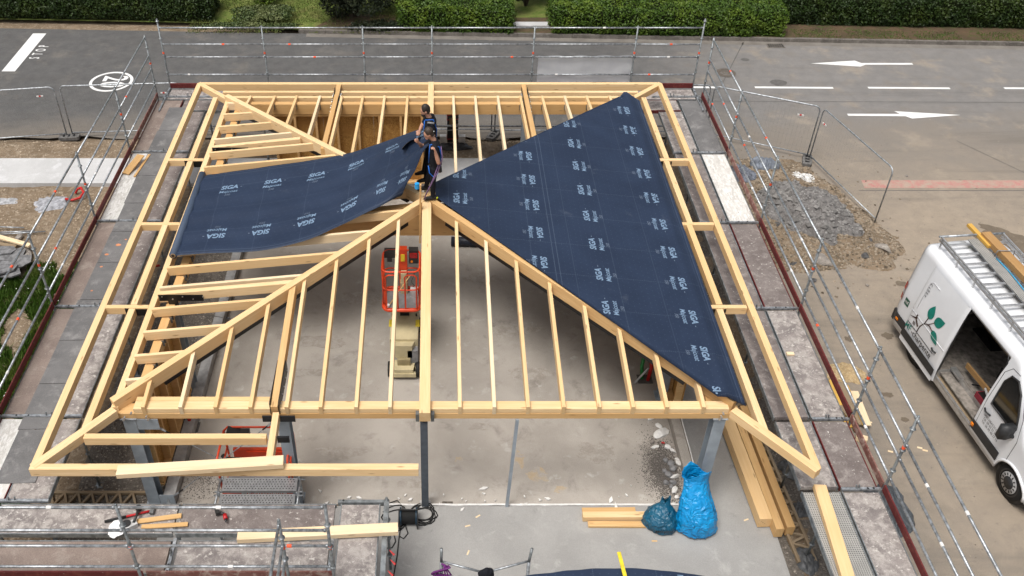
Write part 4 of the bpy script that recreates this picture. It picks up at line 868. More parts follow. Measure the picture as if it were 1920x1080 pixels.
# hammer
hm = thing('sledgehammer', 'sledgehammer with red and black handle on the front left deck', 'hammer', tuple(at(260, 966, 1.97))); a, b = at(196, 978, 1.99), at(286, 957, 1.99); m1 = a.lerp(b, .45)
mb = MB(); mb.tube([a, m1], .022, 8); obj('grip', mb, M_rubber, hm, True); mb = MB(); mb.tube([m1, b], .019, 8); obj('handle', mb, M_red, hm, True)
mb = MB(); mb.box(b+Vector((0, 0, .01)), (.06, .15, .06)); obj('head', mb, M_galv_d, hm)
sw = thing('power_saw', 'grey and black cordless saw on the front left deck beside the boards', 'power tool', tuple(at(245, 985, 1.97))); c = at(245, 985, 2.0)
mb = MB(); mb.box(c, (.2, .12, .08), Matrix.Rotation(.6, 3, 'Z')); obj('motor', mb, M_lgrey, sw); mb = MB(); mb.tube([c+Vector((-.06, .0, .03)), c+Vector((-.06, .0, .06))], .07, 16); obj('blade_guard', mb, M_plastic, sw)
mb = MB(); mb.tube([c+Vector((.05, .02, .04)), c+Vector((.07, .16, .06)), c+Vector((.06, .3, .04))], [.025, .022, .03], 8); obj('handle', mb, M_plastic, sw, True); mb = MB(); mb.tube([c+Vector((.06, .3, .01)), c+Vector((.06, .3, .08))], .05, 10); obj('battery', mb, M_plastic, sw)
c = at(218, 992, 1.975); crumple('plastic_bag', c, .13, .18, .05, M_paper, 'small white plastic bag on the front deck beside the saw', 'bag', 21, 5, 20)
dr = thing('cordless_drill', 'red and black cordless drill on the brown front deck', 'drill', tuple(at(415, 972, 1.97))); c = at(418, 968, 2.0)
mb = MB(); mb.tube([c+Vector((.03, .02, .02)), c+Vector((.06, -.07, .02))], .035, 10); obj('body', mb, M_red, dr, True); mb = MB(); mb.tube([c+Vector((.06, -.07, .02)), c+Vector((.075, -.13, .02))], [.025, .012], 8); obj('chuck', mb, M_plastic, dr, True)
mb = MB(); mb.tube([c+Vector((.02, .03, .02)), c+Vector((-.06, .06, .02))], .022, 8); obj('grip', mb, M_plastic, dr, True); mb = MB(); mb.box(c+Vector((-.1, .07, .02)), (.07, .1, .06), Matrix.Rotation(.4, 3, 'Z')); obj('battery', mb, M_plastic, dr)
# banner on back rails
mb = MB(); mb.grid(lambda u, v: (3.04+2.66*u, 7.72+.03*nz(u*5, v*3, 1)+.02*math.sin(v*3), 2.12+.80*v-.015*math.sin(u*25)*sm(.7, 1, v)), 40, 14); o = obj('banner', mb, M_tape, None, True); tag(o, 'plain white banner sheet tied to the back guard rails', 'banner')

# ============================================================ MESH FENCES
def fence(p0, p1, label, z0=.1, z1=1.7):
    a = Vector((*p0, 0)); b = Vector((*p1, 0)); d = (b-a).normalized(); L = (b-a).length; n = Vector((-d.y, d.x, 0)); t = thing('site_fence', label, 'fence', tuple((a+b)/2), 0, 'temporary mesh fence panels')
    rc = .16; pts = [a+Vector((0, 0, z0-.08)), a+Vector((0, 0, z1-rc))]
    pts += [a+d*rc*(1-math.cos(k*.26))+Vector((0, 0, z1-rc+rc*math.sin(k*.26))) for k in range(1, 6)]
    pts += [b-d*rc*(1-math.cos(k*.26))+Vector((0, 0, z1-rc+rc*math.sin(k*.26))) for k in range(6, 0, -1)] + [b+Vector((0, 0, z1-rc)), b+Vector((0, 0, z0-.08))]
    mb = MB(); mb.tube(pts, .021, 8); mb.tube([a+Vector((0, 0, z0+.05)), b+Vector((0, 0, z0+.05))], .018, 8); obj('frame', mb, M_galv, t, True)
    mb = MB()
    def wire(p, q): mb.add([p+n*.0017+Vector((0, 0, .0017)), p-n*.0017-Vector((0, 0, .0017)), q-n*.0017-Vector((0, 0, .0017)), q+n*.0017+Vector((0, 0, .0017))], [(0, 1, 2, 3)])
    k = .08
    while k < L-.05: wv = d*.0008; mb.add([a+d*k-wv+Vector((0, 0, z0+.05)), a+d*k+wv+Vector((0, 0, z0+.05)), a+d*k+wv+Vector((0, 0, z1)), a+d*k-wv+Vector((0, 0, z1))], [(0, 1, 2, 3)]); k += .11
    for z in np.arange(z0+.25, z1-.05, .3): mb.add([a+Vector((0, 0, z-.0008)), b+Vector((0, 0, z-.0008)), b+Vector((0, 0, z+.0008)), a+Vector((0, 0, z+.0008))], [(0, 1, 2, 3)])
    o = obj('mesh_wires', mb, M_galv_d, t); o['kind'] = 'stuff'
    return t, d
def foot(x, y, rz, label):
    t = thing('ballast_block', label, 'ballast block', (x, y, 0), rz); mb = MB(); mb.prism([(-.3, -.1), (-.24, -.13), (.24, -.13), (.3, -.1), (.3, .1), (.24, .13), (-.24, .13), (-.3, .1)], 0, .1); obj('block', mb, M_grey2, t, local=True)
    for k in (-.15, 0, .15): mb = MB(); mb.box((k, 0, .105), (.05, .12, .02)); obj('socket', mb, M_blacksteel, t, local=True)
M_grey2 = plain('grey_concrete_foot', (.14, .135, .13), .9, 0, .3, .25, 12)
def reflector(t, p, d):
    for k, m_ in ((-1, M_white), (0, M_redpipe), (1, M_white)):
        mb = MB(); mb.box(Vector(p)+d*.06*k, (.06, .02, .035), Matrix.Rotation(math.atan2(d.y, d.x), 3, 'Z')); obj('reflector', mb, m_, t)
t, d = fence((-14.5, 7.75), (-11.03, 8.24), 'mesh fence panel at the far left edge beside the road'); reflector(t, (-11.45, 8.14, 1.45), d)
t, d = fence((-10.88, 8.3), (-7.4, 8.5), 'mesh fence panel crossing the painted speed roundel'); reflector(t, (-7.9, 8.45, 1.4), d)
fence((-7.3, 8.4), (-4.55, 8.4), 'mesh fence panel behind the back left scaffold bay'); fence((-4.42, 8.4), (-1.4, 8.42), 'mesh fence panel behind the stud wall'); fence((-1.28, 8.5), (1.85, 8.5), 'mesh fence panel behind the two roofers'); fence((1.95, 8.45), (5.0, 8.4), 'mesh fence panel behind the wrapped post'); fence((5.1, 8.4), (8.25, 8.35), 'mesh fence panel behind the white banner')
t, d = fence((8.35, 8.3), (11.04, 7.03), 'mesh fence panel right of the back scaffold corner'); reflector(t, (10.6, 7.2, 1.35), d)
t, d = fence((11.1, 6.95), (11.85, 3.75), 'mesh fence panel slanting over the red painted band'); reflector(t, (11.15, 6.75, 1.3), d)
foot(-10.95, 8.2, .1, 'grey concrete fence foot left of the speed roundel'); foot(11.0, 6.85, 1.25, 'grey concrete fence foot at the bend of the right fence'); foot(1.9, 8.3, 1.1, 'grey fence foot seen between the back rafters')

# ============================================================ MEMBRANES
def zm(x, y): return 2.815+.11*(PE-max(abs(x), abs(y)))
def memR(X_, Y_):
    z = zm(X_, Y_)+.006*nz(X_, Y_, 2.5)+.004*nz(X_, Y_, 7)
    if X_ > 5.1: t_ = X_-5.1; z = zm(5.1, 0)+.03*math.exp(-((t_-.09)/.05)**2)-.35*max(0, t_-.15)+.012*nz(X_*2, Y_, 3)
    return Vector((X_, Y_, z))
def yF(x): return -.05-(x-.2)*1.087 if x < 5.05 else -5.33-.35*(x-5.05)
def yBk(x): return .62+(x-.18)*1.034 if x < 5.14 else 5.72-.75*(x-5.14)
rmem = thing('roofing_membrane', 'navy roofing membrane laid over the right hip of the roof, printed in pale blue', 'membrane', (3, 0, 2.9))
mb = MB(); nu_, nv_ = 70, 80
def _f(u, v): x = .18+(5.50-.18)*u; return tuple(memR(x, yF(x)+(yBk(x)-yF(x))*v))
mb.grid(_f, nu_, nv_); top = list(mb.v)
mb.uv = [(p[1], p[0]-2.62+2.9) for p in top]
e_ = [(i*(nv_+1)) for i in range(nu_+1)] + [nu_*(nv_+1)+j for j in range(1, nv_+1)] + [(i*(nv_+1)+nv_) for i in range(nu_-1, -1, -1)] + [j for j in range(nv_-1, 0, -1)]
b0 = len(mb.v); mb.add([(mb.v[i][0], mb.v[i][1], mb.v[i][2]-.012) for i in e_], []); mb.uv += [mb.uv[i] for i in e_]; ne = len(e_)
mb.f += [(e_[k], e_[(k+1) % ne], b0+(k+1) % ne, b0+k) for k in range(ne)]; mb.m += [0]*ne
obj('sheet', mb, M_mem, rmem, True)
def prints(par, fn, cx, cy, ang, inside=lambda x, y: True):
    """SIGA- / Majcoat / 350 block at (cx, cy) of a sheet, fn maps sheet metres to the surface"""
    ca, sa = math.cos(ang), math.sin(ang)
    for txt, size, bold, shear, oy, mt in (('SIGA', .175, .034, .16, -.06, M_memtxt), ('-', .14, .01, 0, -.045, M_memtxt2), ('Majcoat', .142, .014, .16, -.225, M_memtxt), ('350', .095, -.002, .16, -.35, M_memtxt2)):
        V_, F_ = text2d(txt, size, bold, shear); sx = 1.03 if txt == 'SIGA' else .92; ox = .265 if txt in ('-',) else .315 if txt == "'" else 0
        P_ = [(cx+ca*(x*sx+ox)-sa*(y+oy), cy+sa*(x*sx+ox)+ca*(y+oy)) for x, y in V_]
        F2 = [f for f in F_ if all(inside(*P_[i]) for i in f)]
        if not F2: continue
        mb = MB(); mb.add([fn(*p) for p in P_], F2); obj('printed_text', mb, mt, par)
insR = lambda x, y: .2 < x < 5.5 and yF(x)+.02 < y < yBk(x)-.02
fR = lambda x, y: memR(x, y)+Vector((0, 0, .004))
for k in range(-6, 6):
    prints(rmem, fR, 5.05, .74+k-.03, -math.pi/2, insR); prints(rmem, fR, 3.39, .74+k+.03, math.pi/2, insR)
for k in range(-3, 4): prints(rmem, fR, 2.33, .0+k, -math.pi/2, insR); prints(rmem, fR, .63, .0+k, math.pi/2, insR)
# draped sheet held by the two roofers
CP = [[(381, 329, 2.84), (364, 378, 2.84), (347, 428, 2.84), (330, 479, 2.84)],
      [(450, 318, 2.875), (436, 369, 2.875), (424, 421, 2.875), (412, 474, 2.875)],
      [(520, 308, 2.985), (508, 360, 2.975), (496, 414, 2.975), (486, 470, 2.985)],
      [(598, 297, 3.085), (584, 347, 3.07), (574, 398, 3.07), (566, 453, 3.09)],
      [(652, 286, 3.2), (648, 330, 3.19), (640, 378, 3.18), (632, 426, 3.19)],
      [(700, 272, 3.55), (700, 306, 3.5), (692, 350, 3.38), (680, 402, 3.28)],
      [(748, 255, 4.05), (756, 280, 4.1), (738, 328, 3.75), (718, 384, 3.38)],
      [(785, 243, 4.45), (798, 258, 4.6), (770, 308, 4.15), (742, 371, 3.46)],
      [(803, 239, 4.66), (814, 260, 4.72), (786, 300, 4.3), (754, 366, 3.5)]]
CPW = [[at(*p) for p in r] for r in CP]
def cr(p0, p1, p2, p3, t): return .5*((2*p1)+(p2-p0)*t+(2*p0-5*p1+4*p2-p3)*t*t+(3*p1-p0-3*p2+p3)*t**3)
def crv(L_, t):
    n = len(L_)-1; t = max(0, min(n-1e-6, t)); i = int(t); f = t-i; g_ = lambda k: L_[max(0, min(n, k))]
    return cr(g_(i-1) if i > 0 else 2*L_[0]-L_[1], g_(i), g_(i+1), g_(i+2) if i+2 <= n else 2*L_[n]-L_[n-1], f)
def sheet(u, v):
    p = crv([crv(r, v*3) for r in CPW], u*8)
    fold = sm(.45, .9, u); p = p+Vector((0, 0, .012*nz(u*9, v*5, 1)+.065*math.sin(v*15+u*6)*fold*(1-abs(2*v-1)**4)+.015*nz(u*6, v*14, 1, 3)*fold))
    p = p+Vector((0, 0, -.018*math.cos(v*3.04/.64*2*math.pi)*(1-fold)))
    return p
dm = thing('roofing_membrane', 'loose navy membrane unrolled from the left eave and held up by two roofers', 'membrane', (-3, 0, 2.8))
mb = MB(); mb.grid(lambda u, v: sheet(u, v), 90, 46); mb.f = [f[::-1] for f in mb.f]
# length along the sheet for print spacing
us = np.linspace(0, 1, 91); mid = [sheet(u, .5) for u in us]; ls = np.concatenate([[0], np.cumsum([(mid[i+1]-mid[i]).length for i in range(90)])])
mb.uv = [(ls[i]+.16, (1-j/46)*3.04-.09) for i in range(91) for j in range(47)]
o = obj('sheet', mb, [M_mem, M_memu], dm, True); so_ = o.modifiers.new('thickness', 'SOLIDIFY'); so_.thickness = .004; so_.offset = -1; so_.material_offset = 1; so_.material_offset_rim = 0
def fS(l, wv): u = float(np.interp(l, ls, us)); v = 1-wv/3.04; e = .004; p = sheet(u, v); n_ = (sheet(min(1, u+.004), v)-p).cross(sheet(u, min(1, v+.01))-p).normalized(); n_ = n_ if n_.z < 0 else -n_; return p-n_*.007 if True else p
inS = lambda l, wv: .1 < l < ls[-1]-.05 and .05 < wv < 2.99
for k in range(7):
    l = .72+.97*k
    prints(dm, fS, l, 2.42, 0, inS); prints(dm, fS, l-.02, .62, math.pi, inS)
rl = obj('roll', MB().tube([(-5.2, 1.76, 2.80), (-5.19, -1.33, 2.80)], .082, 20), M_mem, dm, True)
mb = MB(); mb.tube([(-5.19, -1.30, 2.80), (-5.19, -1.34, 2.80)], .05, 16); mb.tube([(-5.2, 1.73, 2.80), (-5.2, 1.77, 2.8)], .05, 16); obj('cardboard_core', mb, M_card, rl)
mb = MB(); mb.tube([(-5.19, -1.32, 2.80), (-5.19, -1.343, 2.80)], .033, 16); obj('core_hole', mb, M_blacksteel, rl)
# spare roll on the floor
rt = thing('membrane_roll', 'spare dark roll of membrane lying on the concrete floor behind the ridge beam', 'roll', tuple(at(872, 460, 0))); a, b = at(846, 452, .12), at(906, 454, .12); mb = MB(); mb.tube([a, b], .12, 18); obj('roll', mb, plain('dark_membrane', (.012, .017, .032), .55), rt, True)
V_, F_ = text2d('SIGA', .15, .02); mb = MB(); d = (b-a).normalized(); mb.add([a.lerp(b, .75)+d*x+Vector((0, -.1-.0*y, .03+y*.5)) for x, y in V_], F_); obj('printed_text', mb, M_memtxt, rt)
# ============================================================ LIFTS
def part(par, name, mat, smooth=False, **kw):
    mb = MB()
    for k, a in kw.items():
        if k.startswith('box'): mb.b2(*a)
        elif k.startswith('tube'): mb.tube(*a)
    return obj(name, mb, mat, par, smooth)
def rrect(x0, x1, y0, y1, z, r, n=5):
    P = []
    for cx, cy, a0 in ((x1-r, y1-r, 0), (x0+r, y1-r, 90), (x0+r, y0+r, 180), (x1-r, y0+r, 270)):
        for k in range(n+1): a = R(a0+90*k/n); P.append((cx+r*math.cos(a), cy+r*math.sin(a), z))
    return P
L1 = thing('mast_lift', 'small mast lift with orange basket and beige base left of the ridge beam', 'lift', (-.5, -1.5, 0))
mb = MB(); mb.prism([(-.79, -1.35), (-.21, -1.35), (-.19, -.2), (-.81, -.2)][::-1], .12, .78); obj('chassis', mb, M_beige, L1)
mb = MB(); mb.prism([(-.80, -1.75), (-.20, -1.75), (-.19, -.85), (-.81, -.85)][::-1], .45, .86); mb.prism([(-.68, -1.9), (-.32, -1.9), (-.25, -1.7), (-.75, -1.7)][::-1], .45, .8); obj('hood', mb, M_beige, L1)
mb = MB(); mb.prism([(-.70, -2.12), (-.30, -2.12), (-.25, -1.8), (-.75, -1.8)][::-1], .08, .3); mb.b2((-.74, -2.14, .1), (-.24, -2.06, .2)); obj('bumper', mb, M_beige, L1)
mb = MB(); mb.b2((-.64, -1.98, .3), (-.36, -1.8, .46)); obj('tray', mb, plain('dark_beige', (.30, .25, .14), .5), L1)
for x in (-.8, -.2):
    for y in (-1.95, -.5): mb = MB(); mb.tube([(x-.05, y, .17), (x+.05, y, .17)], .17, 18); w_ = obj('wheel', mb, M_rubber, L1, True); mb = MB(); mb.tube([(x-.055, y, .17), (x+.055, y, .17)], .09, 12); obj('rim', mb, M_beige, w_)
mb = MB(); mb.b2((-.42, -1.62, .3), (-.2, -1.9, .66)); obj('battery_box', mb, M_grey, L1)
for x in (-.79, -.21): mb = MB(); mb.b2((x-.045, -1.35, .865), (x+.045, -1.12, .869)); obj('warning_sticker', mb, M_yel, L1)
for x in (-.76, -.24): mb = MB(); mb.tube([(x, -.98, .78), (x, -.98, .92)], .02, 8); obj('beacon', mb, M_plastic, L1)
mb = MB(); mb.b2((-.6, -.98, .86), (-.4, -.8, .95)); obj('mast_pocket', mb, M_blacksteel, L1)
mb = MB(); mb.b2((-.575, -.93, .5), (-.425, -.79, 1.75)); mb.b2((-.56, -.92, 1.75), (-.44, -.8, 2.0)); obj('mast', mb, M_beige, L1)
bz, by0, by1, bx0, bx1 = 1.42, -1.5, -.75, -.92, -.14
bk = obj('basket', MB().b2((bx0+.05, by0+.05, bz), (bx1-.05, by1-.05, bz+.03)), M_grey, L1)
mb = MB(); mb.tube(rrect(bx0, bx1, by0, by1, bz+.05, .14), .045, 8, closed=True); obj('toe_ring', mb, M_orange, bk, True)
mb = MB(); mb.tube(rrect(bx0, bx1, by0, by1, bz+1.08, .14), .022, 8, closed=True); obj('top_rail', mb, M_orange, bk, True)
mb = MB(); mb.tube(rrect(bx0, bx1, by0, by1, bz+.6, .14), .018, 8, closed=True); obj('mid_rail', mb, M_orange, bk, True)
for x, y in ((bx0, by0+.15), (bx1, by0+.15), (bx0, by1-.15), (bx1, by1-.15)): mb = MB(); mb.tube([(x, y, bz), (x, y, bz+1.08)], .02, 8); obj('upright', mb, M_orange, bk, True)
for s in (-1, 1):
    cx_ = (bx0+bx1)/2+s*.2; mb = MB(); mb.tube([(cx_-.12, by0, bz+.1), (cx_-.12, by0, bz+.95), (cx_-.06, by0, bz+1.0), (cx_+.06, by0, bz+1.0), (cx_+.12, by0, bz+.95), (cx_+.12, by0, bz+.1)], .018, 8, closed=True); g_ = obj('gate', mb, M_orange, bk, True)
mb = MB(); mb.b2((-.6, by1-.04, bz), (-.42, by1+.1, bz+1.12)); obj('back_column', mb, M_orange, bk)
mb = MB(); mb.b2((-.38, by1-.1, bz+.8), (-.18, by1+.04, bz+1.14)); cpn = obj('control_panel', mb, M_plastic, bk); mb = MB(); mb.b2((-.36, by1-.11, bz+.95), (-.2, by1-.1, bz+1.08)); obj('panel_face', mb, M_lamp_r, cpn); mb = MB(); mb.tube([(-.32, by1-.12, bz+.86), (-.32, by1-.1, bz+.86)], .025, 10); obj('stop_button', mb, M_lamp_o, cpn)
mb = MB(); mb.b2((-.9, by1-.1, bz+.95), (-.66, by1+.06, bz+1.1)); mb.b2((-.84, by1-.12, bz+.86), (-.74, by1-.02, bz+.96)); obj('tool_holder', mb, M_plastic, bk)
mb = MB(); mb.b2((-.555, by1-.052, bz+.82), (-.47, by1-.042, bz+1.0)); obj('warning_sticker', mb, M_yel, bk)
mb = MB(); mb.b2((-.36, by1-.3, bz+.03), (-.2, by1-.14, bz+.2)); obj('junction_box', mb, M_lgrey, bk)
mb = MB(); mb.tube([(-.3+.03*math.sin(t*1.3), by1-.2+.05*math.cos(t), bz+.2+.06*t) for t in range(9)], .008, 5); obj('cable', mb, M_plastic, bk)
mb = MB(); mb.tube([(-.83, by0+.12, bz+.04), (-.36, by1-.12, bz+.5)], .012, 6); o = obj('pole', mb, M_wood_d); tag(o, 'thin wooden pole leaning inside the orange lift basket', 'pole')
mb = MB(); mb.tube([(-.83, by0+.12, bz+.03), (-.83, by0+.12, bz+.1)], .04, 12); o = obj('tape_roll', mb, M_paper); tag(o, 'small white tape roll in the corner of the orange lift basket', 'tape')
# second lift at the front left
L2 = thing('scissor_lift', 'low orange lift basket with lettering between the two front left columns', 'lift', (-3.1, -5.1, 0))
x0, x1, y0, y1, fz = -3.72, -2.46, -5.62, -4.86, .42
mb = MB(); mb.b2((x0+.1, y0+.05, .1), (x1-.1, y1-.05, .38)); obj('chassis', mb, M_beige, L2)
mb = MB(); mb.b2((x0, y0, fz), (x1, y1, fz+.05)); obj('platform', mb, M_grey, L2)
mb = MB(); mb.b2((x0, y0-.02, fz), (x1, y0, fz+.28)); fp = obj('front_panel', mb, M_orange, L2)
V_, F_ = text2d('MF-charpente', .15, .004, align='CENTER'); mb = MB(); mb.add([(-2.96+x, y0-.024, fz+.12+y) for x, y in V_], F_); obj('printed_text', mb, M_white, fp)
mb = MB(); mb.b2((-3.65, y0-.024, fz+.05), (-3.42, y0-.021, fz+.15)); stk = obj('label_plate', mb, M_paper, fp); V_, F_ = text2d('HLAT', .07, .01); mb = MB(); mb.add([(-3.53+x, y0-.027, fz+.075+y) for x, y in V_], F_); obj('printed_text', mb, M_blackp, stk)
mb = MB(); mb.b2((x0+.1, y1-.02, fz+.05), (x1-.1, y1+.04, fz+.5)); mb.b2((x0+.35, y1-.04, fz+.25), (x1-.15, y1-.02, fz+.45)); obj('back_panel', mb, M_orange, L2)
mb = MB(); mb.tube([(x0, y0+.1, fz), (x0, y1-.0, fz+.02), (x0, y1, fz+1.0), (x0+.08, y1, fz+1.1), (x1-.08, y1, fz+1.1), (x1, y1, fz+1.0), (x1, y1, fz)], .022, 8); obj('back_rail', mb, M_orange, L2, True)
for x in (x0, x1):
    mb = MB(); mb.tube([(x, y1, fz+1.0), (x, y0+.1, fz+1.0), (x, y0+.02, fz+.9), (x, y0+.02, fz)], .022, 8); mb.tube([(x, y1, fz+.55), (x, y0+.02, fz+.55)], .018, 8); obj('side_rail', mb, M_orange, L2, True)
mb = MB(); mb.tube([(x1+.03, y0+.1, fz+.1), (x1+.05, y0+.1, fz+.95), (x1+.04, y1-.1, fz+1.05), (x1+.03, y1-.1, fz+.2)], .02, 8); obj('side_gate', mb, M_orange, L2, True)
mb = MB(); mb.box((x0+.2, y1-.1, fz+1.0), (.28, .2, .2), Matrix.Rotation(.3, 3, 'Y')); mb.box((x0+.42, y1-.1, fz+1.05), (.16, .12, .12)); obj('control_box', mb, M_plastic, L2)
mb = MB(); mb.tube([(x0-.04, y1-.2, fz+.55), (x0+.0, y1-.22, fz+.45), (x0+.3, y1-.22, fz+.45)], .05, 8); obj('bumper_pad', mb, M_rubber, L2, True)
# aluminium step platform behind the front scaffold
st = thing('step_platform', 'folding aluminium platform with two perforated decks beside the orange lift', 'platform', (-2.95, -6.0, 0))
for y in (-5.76, -6.12):
    mb = MB(); mb.b2((-3.64, y-.15, .94), (-2.3, y+.14, 1.0)); o = obj('perforated_deck', mb, plain('brushed_aluminium', (.40, .41, .42), .4, .6), st)
    hm_ = MB()
    for i in range(23):
        for j in range(5): hm_.tube([(-3.58+i*.055+(.02 if j % 2 else 0), y-.1+j*.05, 1.0), (-3.58+i*.055+(.02 if j % 2 else 0), y-.1+j*.05, 1.003)], .011, 6)
    oo = obj('perforation', hm_, M_blacksteel, o); oo['kind'] = 'stuff'
for x in (-3.7, -2.25):
    for y in (-5.6, -5.95, -6.28): mb = MB(); mb.tube([(x, y, 0), (x+(.03 if x < -3 else -.03), y, 1.02)], .022, 8); obj('leg', mb, M_galv, st, True)
    for z in (.3, .98): mb = MB(); mb.tube([(x, -5.6, z), (x, -6.28, z)], .02, 8); obj('side_bar', mb, M_galv, st, True)
    for y in (-5.63, -5.91, -5.99, -6.25): mb = MB(); mb.tube([(x-.06, y, .97), (x+.08, y, .97)], .016, 6); obj('hook', mb, M_galv, st, True)

# ============================================================ VAN (local frame: +x forward, +y left, origin under the front axle)
van = thing('van', 'white panel van with roof rack and open sliding door parked on the right', 'van', (11.98, -5.12, 0), -math.pi/2+R(5.0))
def vl(name, mb, mat, par=None, smooth=False): return obj(name, mb, mat, par or van, smooth, local=True)
RB_, FB_ = -4.78, .80
SH = -.56     # cab set-back
def ztop(x):
    x_ = x-SH
    if x_ < -.62: return 2.52-.05*sm(-4.35, -4.78, x)
    if x_ < .42: return 2.52-(x_+.62)/1.04*1.04*(.75+.25*(x_+.62)/1.04) if x_ > -.5 else 2.52-.06*(x_+.62)/.12
    return 1.47-.42*(x_-.42)/.7-.35*max(0, x-.62)/.18
def hw(x, z):
    w_ = .985-.02*max(0, .6-z)-.10*max(0, z-1.25)/1.1
    w_ -= .22*sm(.15, .80, x)**1.5+.08*sm(-4.58, -4.80, x)
    return w_
def zlow(x):
    z = .30
    for c in (0, -3.66):
        d = abs(x-c)
        if d < .42: z = max(z, .34+math.sqrt(max(0, .42**2-d*d))*.95)
    return z
def side(x, z, s, off=0): return Vector((x, s*(hw(x, z)+off), z))
def section(x, s):
    zt, zl = ztop(x), zlow(x); P = []; zs_ = zt-.22
    for k in range(13): z = zl+(zs_-zl)*k/12; P.append(side(x, z, s))
    w0 = hw(x, zs_)
    for k in range(1, 7): a = k/6*math.pi/2; P.append(Vector((x, s*(w0-.11+.11*math.cos(a)), zs_+.17*math.sin(a))))
    for k in range(1, 5): P.append(Vector((x, s*(w0-.11)*(1-k/4), zs_+.17+.05*math.sin(k/4*math.pi/2))))
    return P
XS = sorted(set([round(v, 3) for v in np.arange(RB_, FB_+.001, .07)] + [-2.78, -1.36, FB_]))
OX0, OX1, OZ0, OZ1 = -2.78, -1.36, .46, 2.30
for s, nm in ((-1, 'right_side_shell'), (1, 'left_side_shell')):
    mb = MB(); secs = [section(x, s) for x in XS]; n = len(secs[0]); mb.v = [tuple(p) for c in secs for p in c]
    for i in range(len(XS)-1):
        for j in range(n-1):
            c = (secs[i][j]+secs[i+1][j+1])/2
            if s == -1 and OX0 < c.x < OX1 and OZ0 < c.z < OZ1: continue
            f = (i*n+j, (i+1)*n+j, (i+1)*n+j+1, i*n+j+1); mb.f.append(f if s == -1 else f[::-1]); mb.m.append(0)
    o = vl('body_side', mb, M_van, None, True); so_ = o.modifiers.new('thickness', 'SOLIDIFY'); so_.thickness = .02; so_.offset = -1
for x, nm in ((RB_, 'rear_end'), (FB_, 'front_end')):
    A, B = section(x, -1), section(x, 1); mb = MB(); mb.add(A+B[::-1], [tuple(range(len(A)*2))]); vl(nm, mb, M_van)
# windscreen, bonnet grille and bumpers
mb = MB(); mb.grid(lambda u, v: (lambda x: (x+.012, (2*v-1)*(hw(x, ztop(x)-.2)-.12), ztop(x)+.014+.0*v))(-.42+SH+.8*u), 14, 10); vl('windscreen', mb, M_glass, None, True)
mb = MB(); mb.b2((FB_-.1, -.8, .3), (FB_+.06, .8, .62)); vl('front_bumper', mb, M_vtrim); mb = MB(); mb.b2((RB_-.05, -.92, .32), (RB_+.06, .92, .60)); vl('rear_bumper', mb, M_vtrim)
mb = MB(); mb.b2((FB_-.02, -.5, .68), (FB_+.02, .5, .98)); vl('grille', mb, M_plastic)
for s in (-1, 1): mb = MB(); mb.ell((FB_-.1, s*.66, .85), (.08, .12, .16), 12, 8); vl('headlight', mb, M_lgrey, None, True)
# lower dark moulding, sill, arch trims (both sides)
for s in (-1, 1):
    for a, b in ((-4.74, -4.12), (-3.2, -2.8), (-1.34, -.46), (.46, .62)):
        mb = MB(); mb.grid(lambda u, v: tuple(side(a+(b-a)*u, .46+.20*v, s, .022)), 8, 3); m2 = vl('side_moulding', mb, M_vtrim); m2.modifiers.new('t', 'SOLIDIFY').thickness = .03
    for c in (0, -3.66):
        mb = MB(); mb.tube([side(c+.44*math.cos(a), .34+.43*math.sin(a), s, .005) for a in np.linspace(0, math.pi, 15)], .03, 6); vl('arch_trim', mb, M_van, None, True)
        mb = MB(); mb.tube([(c, s*.70, .345), (c, s*.93, .345)], .345, 26); wl = vl('wheel', mb, M_rubber, None, True)
        mb = MB(); mb.tube([(c, s*.92, .345), (c, s*.945, .345)], [.30, .24], 26, False); obj('sidewall', mb, M_plastic, wl, True, local=True)
        mb = MB(); mb.tube([(c, s*.925, .345), (c, s*.94, .345)], .215, 26); rm_ = obj('rim', mb, M_lgrey, wl, True, local=True)
        mb = MB(); mb.tube([(c, s*.93, .345), (c, s*.95, .345)], .13, 16); obj('hub', mb, M_vtrim, wl, True, local=True)
        for k in range(14):
            a = k*2*math.pi/14; mb = MB(); mb.box((c+.17*math.cos(a), s*.942, .345+.17*math.sin(a)), (.045, .012, .022), Matrix.Rotation(-a, 3, 'Y')); obj('rim_slot', mb, M_blacksteel, wl, local=True)
        mb = MB(); mb.tube([(c, s*.5, .36), (c, s*.9, .36)], .42, 18); vl('wheel_housing', mb, M_blacksteel)
mb = MB(); mb.b2((OX0, -1.0, .36), (OX1, -.93, .44)); mb.b2((OX0, -1.01, .46), (OX1, -.985, .49)); vl('door_sill', mb, M_alu)
mb = MB(); mb.b2((OX0+.02, -.93, .40), (OX1-.02, -.66, .43)); vl('step_tread', mb, M_wood_w); mb = MB(); mb.b2((OX0+.02, -.66, .42), (OX1-.02, -.62, .66)); vl('step_riser', mb, M_alu)
mb = MB(); mb.b2((OX0, -.98, .36), (OX0+.02, -.6, .62)); mb.b2((OX0, -.72, .64), (OX0+.35, -.60, .68)); vl('step_frame', mb, M_alu)
# door opening seal
mb = MB(); mb.tube([side(OX0, .5, -1, -.01), side(OX0, 2.18, -1, -.01), side(OX0+.1, 2.31, -1, -.02), side(OX1-.1, 2.31, -1, -.02), side(OX1, 2.18, -1, -.01), side(OX1, .5, -1, -.01)], .022, 6); vl('door_seal', mb, M_plastic, None, True)
